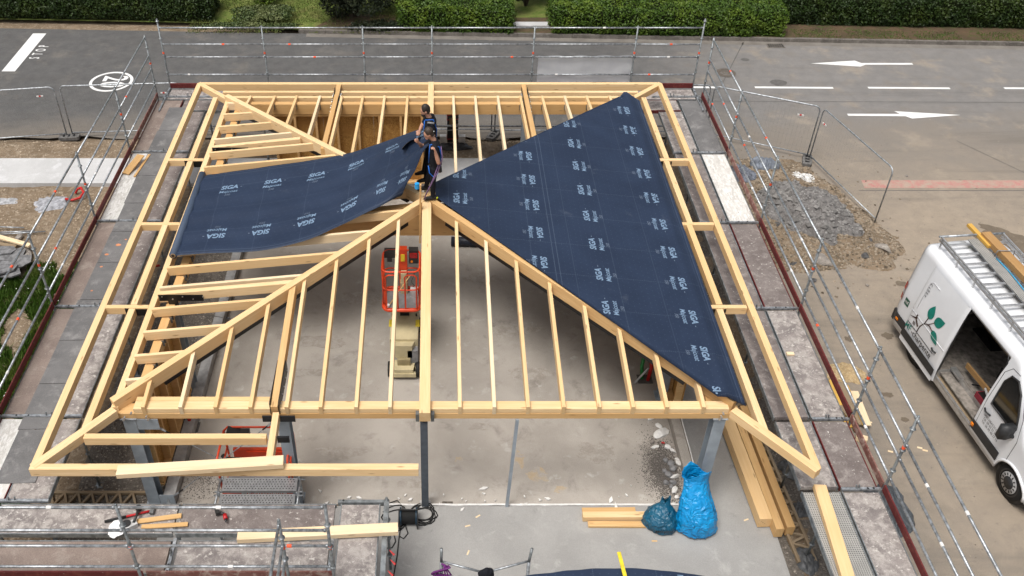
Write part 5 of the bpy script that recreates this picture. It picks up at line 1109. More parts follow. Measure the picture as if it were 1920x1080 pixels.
# slid-back door panel with print
dr0, dr1 = -4.14, -2.74
mb = MB(); mb.grid(lambda u, v: tuple(side(dr0+(dr1-dr0)*u, .32+2.02*v, -1, .075-.02*(2*v-1)**4-.03*max(0, abs(2*u-1)-.93)/.07)), 24, 30); sdoor = vl('sliding_door', mb, M_van, None, True)
def onside(x, z, off=.082): return side(x, z, -1, off)
def vprint(name, polys, mat, par, off=.084):
    mb = MB()
    for p in polys: mb.add([onside(x, z, off) for x, z in p], [tuple(range(len(p)))])
    return obj(name, mb, mat, par, local=True)
mb = MB(); mb.grid(lambda u, v: tuple(onside(dr0+.01+(dr1-dr0-.02)*u, .46+.20*v, .105)), 8, 3); obj('side_moulding', mb, M_vtrim, sdoor, local=True)
mb = MB(); mb.grid(lambda u, v: tuple(onside(dr0+.01+(dr1-dr0-.02)*u, .32+.14*v, .092)), 8, 3); obj('lower_skirt', mb, M_van, sdoor, local=True)
mb = MB(); mb.tube([onside(x, z, .082) for x, z in ((dr0+.16, 1.30), (dr0+.16, 2.0), (dr0+.24, 2.08), (dr0+.5, 2.08))], .005, 6); mb.tube([onside(dr0+.03, 1.18, .080), onside(dr1-.02, 1.18, .080)], .006, 6); obj('pressed_rib', mb, M_van, sdoor, True, local=True)
mb = MB(); mb.tube([onside(dr1-.34, .98, .1), onside(dr1-.26, .98, .125), onside(dr1-.18, .98, .1)], .02, 8); obj('door_handle', mb, M_vtrim, sdoor, True, local=True)
def leafp(cx_, cz, L, wd, ang):
    P = []
    for k in range(21): t_ = k/20; P.append((t_*L, wd*math.sin(math.pi*t_**.75)))
    P += [(x, -y) for x, y in P[-2:0:-1]]; ca, sa = math.cos(ang), math.sin(ang); return [(cx_+x*ca-y*sa, cz+x*sa+y*ca) for x, y in P]
vprint('leaf_print', [leafp(-3.56, 1.38, .36, .11, R(86)), leafp(-3.36, 1.44, .36, .115, R(38)), leafp(-3.30, 1.28, .34, .105, R(-32))], M_teal, sdoor)
mb = MB()
for P_ in ([(-3.70, .88), (-3.68, 1.05), (-3.60, 1.20), (-3.48, 1.28), (-3.32, 1.47)], [(-3.58, 1.22), (-3.565, 1.32), (-3.56, 1.42)], [(-3.52, 1.26), (-3.42, 1.29), (-3.27, 1.26)]): mb.tube([onside(x, z, .083) for x, z in P_], [.013, .011, .009, .007, .006][:len(P_)], 5)
obj('branch_print', mb, M_brownp, sdoor, True, local=True)
vprint('house_print', [[(-4.10, 1.02), (-3.88, 1.14), (-3.72, 1.02), (-3.75, .97), (-3.89, 1.09)], [(-3.9, 1.14), (-3.89, 1.22), (-3.85, 1.22), (-3.84, 1.11)]]+[[(-3.92+.045*i, .93+.045*j), (-3.92+.045*i+.035, .93+.045*j), (-3.92+.045*i+.035, .93+.045*j+.035), (-3.92+.045*i, .93+.045*j+.035)] for i in (0, 1) for j in (0, 1)], M_brownp, sdoor)
mb = MB(); mb.tube([onside(-4.10, .87, .083), onside(-3.02, .87, .083)], .006, 5); obj('underline_print', mb, M_blackp, sdoor, local=True)
def vtext(txt, size, x, z, mat, par, off=.084, bold=0, sx=1, align='LEFT'):
    V_, F_ = text2d(txt, size, bold, 0, align); mb = MB(); mb.add([onside(x+a*sx, z+b, off) for a, b in V_], F_); return obj('printed_text', mb, mat, par, local=True)
vtext('MF', .215, -4.12, .70, M_teal, sdoor, sx=.85, bold=.004); vtext('-charpente', .215, -3.86, .70, M_blackp, sdoor, .084, .006, .88)
V_, F_ = text2d('C a B b x', .11, 0, 0, 'LEFT'); mb = MB(); mb.add([onside(-3.96+b, 2.02-a*.85, .084) for a, b in V_], F_); obj('printed_text', mb, M_blackp, sdoor, local=True)
mb = MB(); mb.grid(lambda u, v: tuple(side(-4.52+.17*u, 1.0+.18*v, -1, .006)), 2, 2); sg = vl('green_badge', mb, plain('dark_green', (.01, .09, .055), .4)); V_, F_ = text2d('mf', .12, .01); mb = MB(); mb.add([side(-4.435+a, 1.06+b, -1, .012) for a, b in V_], F_); obj('printed_text', mb, M_white, sg, local=True)
# rear lamps
for s in (-1, 1):
    for z0_, z1_, m_ in ((.95, 1.12, M_lamp_r), (1.13, 1.22, M_lgrey), (1.23, 1.42, M_lamp_r)): mb = MB(); mb.grid(lambda u, v: tuple(side(-4.79+.13*u, z0_+(z1_-z0_)*v, s, .012)), 3, 2); vl('tail_lamp', mb, m_)
mb = MB(); mb.box(side(-4.5, .56, -1, .04), (.09, .02, .04)); vl('side_marker', mb, M_lamp_o); mb = MB(); mb.box(side(-1.29, .58, -1, .05), (.07, .02, .06)); vl('side_marker', mb, M_lamp_o)
# front doors: window, handle, gaps
for s in (-1, 1):
    W_ = [(x+SH, z+.08) for x, z in ((-.60, 1.22), (-.62, 1.80), (-.54, 2.00), (-.36, 2.04), (-.16, 1.88), (.06, 1.52), (.16, 1.30), (.14, 1.22))]
    mb = MB(); mb.add([side(x, z, s, .010) for x, z in W_], [tuple(range(len(W_)))]); wd_ = vl('door_window', mb, M_glass)
    mb = MB(); mb.tube([side(x, z, s, .010) for x, z in W_], .020, 6, closed=True); obj('window_seal', mb, M_plastic, wd_, True, local=True)
    mb = MB(); mb.tube([side(x, z, s, .002) for x, z in ((-.72+SH, .48), (-.74+SH, 1.3), (-.74+SH, 2.0), (-.62+SH, 2.2), (-.40+SH, 2.22))], .005, 4); mb.tube([side(x, z, s, .002) for x, z in ((.30+SH, .6), (.32+SH, 1.2), (.18+SH, 1.62), (-.1+SH, 2.05))], .005, 4); vl('door_gap', mb, M_blacksteel)
    mb = MB(); mb.tube([side(-.68+SH, 1.09, s, .01), side(-.6+SH, 1.08, s, .04), side(-.48+SH, 1.08, s, .01)], .018, 8); vl('door_handle', mb, M_vtrim, None, True)
    mb = MB(); mb.prism([(-.07, -.12), (.05, -.14), (.08, 0), (.05, .14), (-.07, .12)], -.15, .15, fn=lambda a, b, c: tuple(side(.14+SH, 1.34, s, .17)+Vector((a, b, c)))); mb.tube([side(.18+SH, 1.22, s, 0), side(.16+SH, 1.25, s, .1)], .04, 8); vl('wing_mirror', mb, M_vtrim, None, True)
vtext('SPECHBACH-LE-HAUT', .075, -.62+SH, .96, M_blackp, van, .012, 0, .92); vtext('Tél. 09 62 21 52 51', .08, -.60+SH, .875, M_blackp, van, .012, 0, .85); vtext('Tél. 06 99 40 17 16', .08, -.60+SH, .79, M_blackp, van, .012, 0, .85)
# interior
M_vin = plain('dark_van_lining', (.12, .105, .09), .8); M_vfl = plain('dusty_van_floor', (.24, .215, .19), .85, 0, .3, .3, 8)
mb = MB(); mb.b2((-4.7, -.9, .52), (-1.34, .9, .55)); vl('cargo_floor', mb, M_vfl); mb = MB(); mb.b2((-4.7, .84, .55), (-1.34, .88, 2.2)); vl('inner_lining', mb, M_vin); mb = MB(); mb.b2((-1.34, -.88, .55), (-1.30, .86, 2.3)); vl('bulkhead', mb, M_vin)
mb = MB(); mb.b2((-3.5, .25, 1.1), (-1.4, .82, 1.13)); mb.b2((-3.5, .25, 1.6), (-1.4, .82, 1.63)); vl('shelf', mb, M_wood_w); mb = MB(); mb.b2((-1.56, .2, .55), (-1.52, .8, 1.9)); vl('shelf_upright', mb, M_wood_w)
def vthing(name, label, cat, c): p = WM[van.name] @ Vector(c); return thing(name, label, cat, tuple(p), -math.pi/2+R(5.0))
def vobj(name, mb, mat, par, smooth=False): return obj(name, mb, mat, par, smooth, local=True)
VM = WM[van.name]
o = beam('plank', VM @ Vector((-2.70, -.45, .86)), VM @ Vector((-1.42, -.50, .98)), .04, .13, M_wood_br); tag(o, 'brown plank lying across inside the open van door', 'plank')
tb = vthing('tool_bag', 'red and black tool bag with an orange level on the van floor', 'tool bag', (-1.75, -.52, .55))
mb = MB(); mb.prism([(-.2, -.14), (.2, -.14), (.2, .14), (-.2, .14)], 0, .24); vobj('bag', mb, plain('dark_red_bag', (.22, .015, .03), .7), tb); mb = MB(); mb.b2((-.18, -.12, .236), (.18, .12, .245)); vobj('opening', mb, M_blacksteel, tb)
mb = MB(); mb.box((0, -.02, .27), (.38, .03, .03), Matrix.Rotation(.5, 3, 'Y')); vobj('metal_rule', mb, M_lgrey, tb); mb = MB(); mb.box((.05, .05, .28), (.3, .04, .05), Matrix.Rotation(.25, 3, 'Z')); vobj('red_handle', mb, M_redpipe, tb); mb = MB(); mb.tube([(.16, -.17, .02), (.16, -.19, .16), (.26, -.19, .16), (.26, -.17, .02)], .022, 6); vobj('orange_clamp', mb, M_lamp_o, tb, True)
cs = vthing('tool_case', 'black plastic case deep inside the van', 'case', (-2.25, .35, .55)); mb = MB(); mb.b2((-.25, -.18, 0), (.25, .18, .3)); vobj('case', mb, M_plastic, cs); mb = MB(); mb.tube([(-.1, -.19, .2), (-.1, -.23, .2), (.1, -.23, .2), (.1, -.19, .2)], .014, 6); vobj('handle', mb, M_plastic, cs, True)
mb = MB(); mb.grid(lambda u, v: tuple(VM @ Vector((-2.66+.32*u, .0+.1*math.sin(u*9)*.4-.1*v, 2.1-.55*v+.03*math.sin(u*14)))), 20, 12); o = obj('cloth', mb, plain('pale_blue_cloth', (.35, .40, .47), .9), None, True); tag(o, 'pale blue grey cloth hanging inside the van door', 'cloth')
for i, (a, b) in enumerate((((-2.35, -.45, .57), (-2.2, .0, .57)), ((-2.05, -.15, .57), (-1.8, -.3, .57)))):
    mb = MB(); mb.tube([VM @ Vector(a), VM @ Vector(b)], .014, 6); o = obj('crowbar', mb, M_blacksteel, None, True); tag(o, ('dark bar on the van floor under the plank', 'short dark bar beside the tool bag in the van')[i], 'tool')
# roof rack
rk = vl('roof_rack', MB().b2((-4.62, -.70, 2.62), (-1.15, -.665, 2.67)).b2((-4.62, .665, 2.62), (-1.15, .70, 2.67)).b2((-4.62, -.70, 2.71), (-1.15, -.67, 2.74)).b2((-4.62, .67, 2.71), (-1.15, .70, 2.74)), M_alu)
for k in range(11): x = -4.45+k*.33; mb = MB(); mb.b2((x, -.665, 2.62), (x+.05, .665, 2.655)); obj('cross_bar', mb, M_alu, rk, local=True)
for k in range(6):
    for s in (-1, 1): x = -4.55+k*.66; mb = MB(); mb.b2((x, s*.685-.012, 2.46), (x+.03, s*.685+.012, 2.72)); obj('stanchion', mb, M_alu, rk, local=True)
for y in (-.12, .32): mb = MB(); mb.b2((-4.55, y, 2.657), (-1.2, y+.24 if y < 0 else y+.05, 2.672)); obj('walkway_plate', mb, M_perf if y < 0 else M_alu, rk, local=True)
mb = MB(); mb.tube([(-4.63, -.72, 2.72), (-4.63, .72, 2.72)], .025, 8); obj('rear_roller', mb, M_galv, rk, True, local=True)
o = beam('timber', VM @ Vector((-4.6, .26, 2.81)), VM @ Vector((-1.4, .34, 2.81)), .2, .13, M_wood_br); tag(o, 'thick brown timber strapped on the van roof rack', 'timber')
o = beam('timber', VM @ Vector((-5.0, .14, 2.75)), VM @ Vector((-4.2, .16, 2.75)), .1, .07, M_wood_y); tag(o, 'yellowish batten sticking out behind the van roof rack', 'timber')
mb = MB(); mb.tube([VM @ Vector(p) for p in ((-3.92, .1, 2.70), (-3.92, .12, 2.83), (-3.88, .46, 2.83), (-3.88, .48, 2.70))], .012, 6); o = obj('tie_strap', mb, M_grey, None, True); tag(o, 'grey strap looped round the timber on the van roof', 'strap')
mb = MB(); mb.tube([VM @ Vector((-3.85+.2*k, .1+.02*math.sin(k*.8), 2.69)) for k in range(9)], .012, 6); o = obj('rope', mb, plain('cyan_rope', (.05, .35, .6), .6), None, True); tag(o, 'cyan rope lying along the van roof rack', 'rope')
# ============================================================ ROOFERS
def person(name, label, J, hair_c, props, loc, beard=False):
    """J: joints in world space. One remeshed body, regions coloured by nearest limb."""
    t = thing(name, label, 'person', loc)
    caps = []   # (a, b, ra, rb, region)
    def cap(a, b, ra, rb, reg): caps.append((Vector(a), Vector(b), ra, rb, reg))
    H = Vector(J['head']); fw = Vector(J['face']).normalized(); upv = Vector(J.get('headup', (0, 0, 1))).normalized(); rt = fw.cross(upv).normalized()
    N_ = Vector(J['neck'])
    cap(N_, H-upv*.04, .055, .055, 0)
    ells = [(H, (.098, .078, .118), 0)]
    C_ = Vector(J['chest']); Pv = Vector(J['pelvis']); yaw = Vector(J['chestright']).normalized()
    for s in (-1, 1):
        cap(C_+yaw*s*.10, Pv+yaw*s*.075, .115, .115, 1)
        cap(N_-Vector((0, 0, .06)), C_+yaw*s*.13+Vector((0, 0, .08)), .07, .075, 1)
    cap(C_, Pv, .13, .125, 1)
    for sd_ in ('L', 'R'):
        S, E_, W_ = (Vector(J[k+sd_]) for k in ('sho', 'elb', 'wri')); m_ = S.lerp(E_, .62)
        cap(C_.lerp(S, .5)+Vector((0, 0, .03)), S, .09, .068, 1); cap(S, m_, .066, .056, 1); cap(m_, E_, .048, .043, 0); cap(E_, E_.lerp(W_, .35), .044, .043, 0); cap(E_.lerp(W_, .35), W_, .043, .029, 0)
        d = (W_-E_).normalized(); hn = Vector(J['palm'+sd_]).normalized(); sw_ = d.cross(hn).normalized(); K = W_+d*.085
        for q in (-.026, -.009, .009, .026): cap(W_+d*.015+sw_*q*.7, K+sw_*q, .017, .015, 0)
        for q, ln in ((-.030, .062), (-.010, .075), (.010, .07), (.030, .055)):
            k1 = K+sw_*q; k2 = k1+(d*.7+hn*.7).normalized()*ln*.55; k3 = k2+(hn*.95-d*.3).normalized()*ln*.55; cap(k1, k2, .0105, .010, 0); cap(k2, k3, .010, .009, 0)
        th = W_+d*.03-sw_*.03; t2 = th+(d*.6-sw_*.6+hn*.4).normalized()*.045; cap(th, t2, .014, .012, 0); cap(t2, t2+(d*.3+hn*.8+sw_*.3).normalized()*.035, .012, .010, 0)
        Hp, Kn, An = (Vector(J[k+sd_]) for k in ('hip', 'kne', 'ank')); cap(Pv.lerp(Hp, .6), Hp, .11, .095, 2); cap(Hp, Kn, .092, .062, 2); cap(Kn, Kn.lerp(An, .35), .062, .062, 2); cap(Kn.lerp(An, .35), An, .060, .045, 2)
        fd = Vector(J['toe']).normalized(); cap(An-Vector((0, 0, .03))-fd*.04, An-Vector((0, 0, .045))+fd*.10, .05, .046, 3); cap(An-Vector((0, 0, .05))+fd*.10, An-Vector((0, 0, .058))+fd*.17, .043, .034, 3)
    # face
    ells += [(H+fw*.085-upv*.012, (.022, .017, .03), 0), (H+fw*.062-upv*.075, (.038, .042, .035), 0), (H+rt*.076-upv*.012, (.02, .014, .032), 0), (H-rt*.076-upv*.012, (.02, .014, .032), 0), (H+fw*.074+upv*.022, (.02, .055, .014), 0), (H+fw*.082-upv*.058, (.014, .026, .008), 0)]
    HM = Matrix((fw, -rt, upv)).transposed()
    mb = MB()
    for a, b, ra, rb, _ in caps:
        L_ = (b-a).length
        if L_ < 1e-4: continue
        d = (b-a)/L_; ns = 4; pts = []; rs = []
        for k in range(ns, -1, -1): an = math.pi/2*k/ns; pts.append(a-d*ra*math.sin(an)); rs.append(max(.0005, ra*math.cos(an)))
        for k in range(0, ns+1): an = math.pi/2*k/ns; pts.append(b+d*rb*math.sin(an)); rs.append(max(.0005, rb*math.cos(an)))
        mb.tube(pts, rs, 12)
    for c, r, _ in ells: mb.ell(c, r, 16, 10, HM)
    tmp = link('tmp_body', mb.mesh('tmp_body', M_skin)); md = tmp.modifiers.new('r', 'REMESH'); md.mode = 'VOXEL'; md.voxel_size = .011; ms = tmp.modifiers.new('s', 'SMOOTH'); ms.factor = .5; ms.iterations = 3
    dg = bpy.context.evaluated_depsgraph_get(); me = bpy.data.meshes.new_from_object(tmp.evaluated_get(dg)); bpy.data.objects.remove(tmp)
    me.materials.clear()
    for m_ in (M_skin, M_cloth, M_cloth, M_rubber): me.materials.append(m_)
    ct = np.zeros(len(me.polygons)*3); me.polygons.foreach_get('center', ct); ct = ct.reshape(-1, 3); best = np.full(len(ct), 9.); reg = np.zeros(len(ct), int)
    for a, b, ra, rb, rg in caps:
        a_, b_ = np.array(a), np.array(b); ab = b_-a_; k = np.clip(((ct-a_)@ab)/max(1e-9, ab@ab), 0, 1); d = np.linalg.norm(ct-a_-k[:, None]*ab, axis=1)-(ra+(rb-ra)*k); u_ = d < best; best[u_] = d[u_]; reg[u_] = rg
    d = np.linalg.norm(ct-np.array(H), axis=1)-.11; u_ = d < best; reg[u_] = 0
    me.polygons.foreach_set('material_index', reg.astype(np.int32)); me.polygons.foreach_set('use_smooth', np.ones(len(reg), bool)); me.update()
    link('body', me, t)
    mb = MB(); mb.ell(H-fw*.018+upv*.03, (.098, .086, .108), 18, 12, HM, jit=.12); mb.ell(H-fw*.05-upv*.03, (.06, .078, .07), 14, 9, HM, jit=.1); obj('hair', mb, hair_c, t, True)
    if beard: mb = MB(); mb.ell(H+fw*.055-upv*.085, (.048, .052, .045), 14, 9, HM, jit=.15); obj('beard', mb, hair_c, t, True)
    for s in (-1, 1): mb = MB(); mb.ell(H+fw*.082+rt*s*.03+upv*.008, (.008, .012, .007), 8, 6, HM); obj('eye', mb, M_blackp, t, True)
    for nm, pts, r_, m_ in props: mb = MB(); mb.tube([Vector(p) for p in pts], r_, 6); obj(nm, mb, m_, t, True)
    return t
F2_ = (-1, 0, 0)
# near roofer on the peak, facing left
b = Vector((.10, .0, 3.36))
J2 = dict(head=(.045, -.03, 4.90), face=(-.82, -.25, -.38), headup=(-.35, -.05, .93), neck=(.15, .0, 4.74), chest=(.17, .0, 4.58), pelvis=(.17, .02, 4.16), chestright=(0, 1, 0),
          shoL=(.17, -.19, 4.64), elbL=(.25, -.27, 4.36), wriL=(.185, -.29, 4.62), palmL=(-1, 0, 0), shoR=(.12, .2, 4.62), elbR=(-.08, .26, 4.42), wriR=(-.16, .12, 4.60), palmR=(-.6, -.3, .6),
          hipL=(.15, -.09, 4.12), kneL=(.13, -.10, 3.76), ankL=(.13, -.12, 3.45), hipR=(.15, .11, 4.12), kneR=(.05, .16, 3.77), ankR=(-.02, .22, 3.47), toe=(-1, -.12, 0))
strap2 = [('harness_strap', [(.09, -.14, 4.71), (.27, -.16, 4.66), (.30, -.12, 4.45), (.28, -.06, 4.2)], .011, M_blue), ('harness_strap', [(.08, -.12, 4.70), (.06, -.15, 4.5), (.05, -.1, 4.25)], .011, M_blue), ('harness_strap', [(.24, -.18, 4.05), (.14, -.20, 3.98), (.06, -.16, 4.05), (.04, -.12, 4.2)], .011, M_blue), ('belt', [(.04, -.1, 4.2), (.16, -.15, 4.2), (.3, -.08, 4.2), (.3, .08, 4.2)], .02, M_plastic), ('tool_pouch', [(.27, -.16, 4.22), (.28, -.17, 4.08)], .045, M_plastic), ('shoe_heel', [(.20, -.12, 3.395), (.215, -.12, 3.43)], .03, M_vis)]
person('person', 'person in black workwear and blue harness bending over the membrane at the roof peak', J2, plain('brown_hair', (.035, .022, .014), .6), strap2, (.1, 0, 3.36))
mb = MB(); mb.tube([(.30, -.13, 4.66), (.33, -.17, 4.4), (.24, -.22, 4.12), (.08, -.24, 3.78), (-.03, -.2, 3.5), (-.04, -.18, 3.38)], .011, 6); mb.tube([(.27, -.15, 4.3), (.12, -.24, 3.9), (-.02, -.22, 3.55), (-.04, -.18, 3.38)], .011, 6); o = obj('lanyard', mb, M_purple, None, True); tag(o, 'purple safety lanyard running from the near roofer to the peak', 'lanyard')
J1 = dict(head=(-.03, .72, 5.02), face=(-.93, -.2, -.25), headup=(-.18, 0, .98), neck=(.05, .74, 4.86), chest=(.08, .75, 4.70), pelvis=(.09, .76, 4.24), chestright=(.15, 1, 0),
          shoL=(.11, .56, 4.76), elbL=(.14, .48, 4.5), wriL=(-.02, .42, 4.42), palmL=(-.8, 0, -.4), shoR=(.03, .95, 4.76), elbR=(-.1, .98, 4.52), wriR=(-.19, .72, 4.50), palmR=(-.4, -.6, -.4),
          hipL=(.08, .66, 4.2), kneL=(.02, .64, 3.8), ankL=(-.03, .62, 3.42), hipR=(.08, .87, 4.2), kneR=(.0, .9, 3.8), ankR=(-.08, .95, 3.4), toe=(-1, -.2, 0))
J1['wriR'] = (-.15, .62, 4.58)
strap1 = [('harness_strap', [(-.03, .62, 4.84), (.14, .6, 4.86), (.21, .66, 4.6), (.2, .7, 4.3)], .011, M_blue), ('harness_strap', [(-.04, .63, 4.82), (-.06, .62, 4.6), (-.03, .66, 4.35)], .011, M_blue), ('shoulder_panel', [(.02, .53, 4.83), (.16, .52, 4.82)], .022, M_grey), ('sleeve_print', [(.105, .49, 4.64), (.16, .47, 4.66)], .012, M_paper)]
person('person', 'bearded person in black t-shirt and blue harness standing behind the near roofer', J1, M_hair, strap1, (.05, .75, 3.36), True)
mb = MB(); a0 = onY(762, 248, .45)
mb.grid(lambda u, v: tuple(Vector((-.52+.45*u, .5+.25*v+.05*math.sin(u*6), 4.22+.38*u-.14*v*(1-u)+.03*math.sin(v*5+u*4)))), 16, 10); o = obj('membrane_flap', mb, M_memu, None, True); tag(o, 'black underside flap of membrane in the bearded roofer hands', 'membrane')

# ============================================================ SMALL THINGS ON THE GROUND
def bag(name, c, rx, ry, h, mat, label, seed, prof, lean, mouth):
    """sack of thin foil: prof = list of (height fraction, girth); creased, pinched corners, ragged mouth"""
    mb = MB(); n, m_ = 72, 56; hs_ = [q[0] for q in prof]; gs_ = [q[1] for q in prof]
    def f(u, v):
        a = 2*math.pi*u; g_ = float(np.interp(v, hs_, gs_)); ca, sa = math.cos(a), math.sin(a)
        N3 = lambda s1, s2, o: mnoise.noise(Vector((ca*s1+seed+o, sa*s1, v*s2+o)))
        cre = (1-abs(N3(2.2, 2.0, 3)))**3-.35; cre2 = (1-abs(N3(4.5, 5.0, 9)))**4-.3
        k = g_*(1+.22*N3(.9, 1.3, 0)+.10*cre+.05*cre2)
        ear = .35*max(0, math.cos(2*a+.5))**6*(1-sm(0, .16, v)); k *= 1+ear*.6
        flat = 1-.35*sm(.55, 1, v)
        zz = h*v+mouth*h*math.cos(2*a+seed)*sm(.82, 1, v)+.05*h*N3(2, 1, 5)*sm(.7, 1, v)
        return (c[0]+rx*k*ca+lean[0]*sm(.25, 1, v), c[1]+ry*k*sa*flat+lean[1]*sm(.25, 1, v), c[2]+max(0, zz))
    mb.grid(f, n, m_); t = thing(name, label, 'bag', tuple(c)); o = obj('sack', mb, mat, t, True); s_ = o.modifiers.new('t', 'SOLIDIFY'); s_.thickness = .004
    mb = MB(); mb.add([f(k/n, 0) for k in range(n)], [tuple(range(n))]); obj('bottom', mb, mat, t)
    return t
bag('rubbish_bag', (4.94, -5.98, .03), .37, .30, 1.18, M_bagb, 'tall bright blue rubbish bag leaning at the corner column', 2.0, [(0, .78), (.06, 1.0), (.3, 1.02), (.5, .86), (.7, .66), (.86, .58), (1, .66)], (-.03, .34), .10)
tb2 = bag('rubbish_bag', (4.38, -5.92, .03), .31, .27, .62, M_bagd, 'smaller dark petrol blue rubbish bag beside the bright one', 6.3, [(0, .85), (.08, 1.0), (.35, .98), (.6, .62), (.78, .3), (1, .2)], (.02, .12), .12)
V_, F_ = text2d('MOVIDO', .1, .006); mb = MB(); mb.add([(4.38+x*.9, -6.215+.1*abs(x)*.6, .16+y) for x, y in V_], F_); obj('printed_text', mb, M_blackp, tb2)
# timbers beside the bags and along the right terrace
loose('timber', (2.95, -5.63, .07), (3.95, -5.62, .07), .13, .04, M_wood_d, 'short thin board at the back of the stack beside the blue bags', 'timber'); loose('timber', (2.93, -5.80, .17), (4.35, -5.79, .17), .13, .13, M_wood, 'squared timber in the stack beside the blue bags'); loose('timber', (3.02, -5.94, .085), (4.3, -5.95, .085), .12, .05, M_wood_d, 'low board in front of the stack beside the blue bags')
for i, (x0_, x1_, y1_, lb) in enumerate(((6.12, 6.25, -6.0, 'pale squared timber leftmost of three along the right terrace edge'), (6.33, 6.45, -6.22, 'pale squared timber in the middle of three along the right terrace edge'), (6.54, 6.66, -6.18, 'pale squared timber rightmost of three along the right terrace edge'))): loose('timber', (x0_, -3.2, .34), (x1_, y1_, .30), .23 if i == 0 else .15, .24, M_wood if i < 1 else M_wood_d, lb)
# lattice formwork girders
def girder(label, p0, p1, z=.0):
    t = thing('lattice_girder', label, 'girder', tuple((Vector((*p0, z))+Vector((*p1, z)))/2)); a, b = Vector((*p0, z)), Vector((*p1, z)); d = (b-a).normalized(); L_ = (b-a).length; n = Vector((-d.y, d.x, 0)); h = .30
    for k in (0, h): beam('chord', a+n*k+Vector((0, 0, .1)), b+n*k+Vector((0, 0, .1)), .055, .08, M_wood_w, t)
    m_ = int(L_/.26)
    for k in range(m_):
        q0 = a+d*(.26*k+.02); q1 = q0+d*.13+n*h; q2 = q0+d*.26; beam('web', q0+Vector((0, 0, .09)), q1+Vector((0, 0, .09)), .045, .06, M_wood_w, t); beam('web', q1+Vector((0, 0, .088)), q2+Vector((0, 0, .088)), .045, .06, M_wood_w, t)
    return t
girder('weathered timber lattice girder lying in the front left gap', (-7.3, -5.52), (-5.25, -5.52)); girder('weathered timber lattice girder lying along the right terrace edge', (6.98, -6.75), (6.72, -2.4))
mb = MB(); mb.b2((-7.2, -6.1, .0), (-5.0, -5.7, .02)); o = obj('black_foil', mb, M_plastic); tag(o, 'strip of black foil beside the front left lattice girder', 'foil')
# cable drum and cable
cdm = thing('cable_reel', 'dark blue cable reel on the smooth terrace near the side plank', 'cable reel', tuple(at(765, 970, .03))); c = at(766, 968, .2)
mb = MB(); mb.tube([c+Vector((-.16, 0, 0)), c+Vector((-.13, 0, 0))], .17, 20); mb.tube([c+Vector((.13, 0, 0)), c+Vector((.16, 0, 0))], .17, 20); obj('flange', mb, plain('dark_blue_plastic', (.012, .035, .06), .4), cdm, True)
mb = MB(); mb.tube([c+Vector((-.13+.26*k/90, .13*math.cos(k*.9), .13*math.sin(k*.9))) for k in range(91)], .012, 6); obj('wound_cable', mb, M_rubber, cdm, True); mb = MB(); mb.tube([c+Vector((-.17, -.16, -.16)), c+Vector((-.17, -.2, .05)), c+Vector((-.17, 0, .2)), c+Vector((.17, 0, .2)), c+Vector((.17, -.2, .05)), c+Vector((.17, -.16, -.16))], .016, 6); obj('stand', mb, M_plastic, cdm, True)
mb = MB()
def loopy(cx_, cy_, r, n, sd, z=.04): return [(cx_+r*(1+.3*math.sin(k*.37+sd))*math.cos(k*.42+sd)*1.1, cy_+r*(1+.35*math.cos(k*.29+sd*2))*math.sin(k*.42+sd), z+.012*abs(math.sin(k*.9+sd))) for k in range(n)]
q = at(795, 965, .03); mb.tube(loopy(q.x, q.y, .2, 75, 1.0), .011, 6)
q2 = at(745, 972, .03); mb.tube(loopy(q2.x, q2.y, .22, 32, 2.2), .011, 6)
mb.tube([at(x, y, .04) for x, y in ((725, 945), (745, 938), (755, 950), (760, 985), (765, 1000), (757, 1010), (748, 1005))], .011, 6); mb.tube([at(x, y, .04) for x, y in ((752, 985), (748, 1010), (745, 1040), (738, 1080), (735, 1110))], .011, 6); mb.tube([at(x, y, .04) for x, y in ((738, 1000), (742, 1015), (735, 1027), (722, 1028))], .011, 6)
o = obj('cable', mb, M_rubber, None, True); tag(o, 'tangled black extension cable lying around the reel', 'cable')
# plaster scraps on the floor
scr = [(530-480, 0)]
SC = [(600, 921, .13), (655, 933, .12), (672, 934, .14), (612, 945, .17), (640, 944, .09), (622, 948, .1), (748, 935, .08), (760, 929, .08), (770, 937, .15), (769, 948, .07), (832, 928, .07), (866, 936, .07), (824, 946, .11), (866, 956, .12), (907, 916, .18), (908, 926, .1), (874, 940, .06), (909, 940, .06), (929, 939, .05), (983, 931, .07), (979, 946, .08), (985, 946, .13), (1020, 948, .09), (1028, 936, .14), (1012, 938, .12), (1145, 938, .19), (1175, 929, .09), (1160, 932, .05), (1262, 945, .1), (1183, 911, .05), (1155, 951, .2)]
for i, (px, py, s) in enumerate(SC):
    p = at(px, py, .035 if py > 950 else .02); rr = random.Random(i); a0_ = rr.uniform(0, 3); nn = 5+rr.randrange(3); nn = 4 if i % 3 else 3; poly = [(p.x+(s*rr.uniform(.5, 1)*.62*math.cos(2*math.pi*k/nn)*math.cos(a0_)-s*rr.uniform(.22, .42)*.62*math.sin(2*math.pi*k/nn)*math.sin(a0_)), p.y+(s*rr.uniform(.5, 1)*.62*math.cos(2*math.pi*k/nn)*math.sin(a0_)+s*rr.uniform(.22, .42)*.62*math.sin(2*math.pi*k/nn)*math.cos(a0_))) for k in range(nn)]
    mb = MB(); mb.prism(poly, p.z-.01, p.z+.022); o = obj('plaster_scrap', mb, M_white); tag(o, 'broken white plaster scrap on the concrete along the terrace joint', 'scrap', 'plaster scraps along the joint')
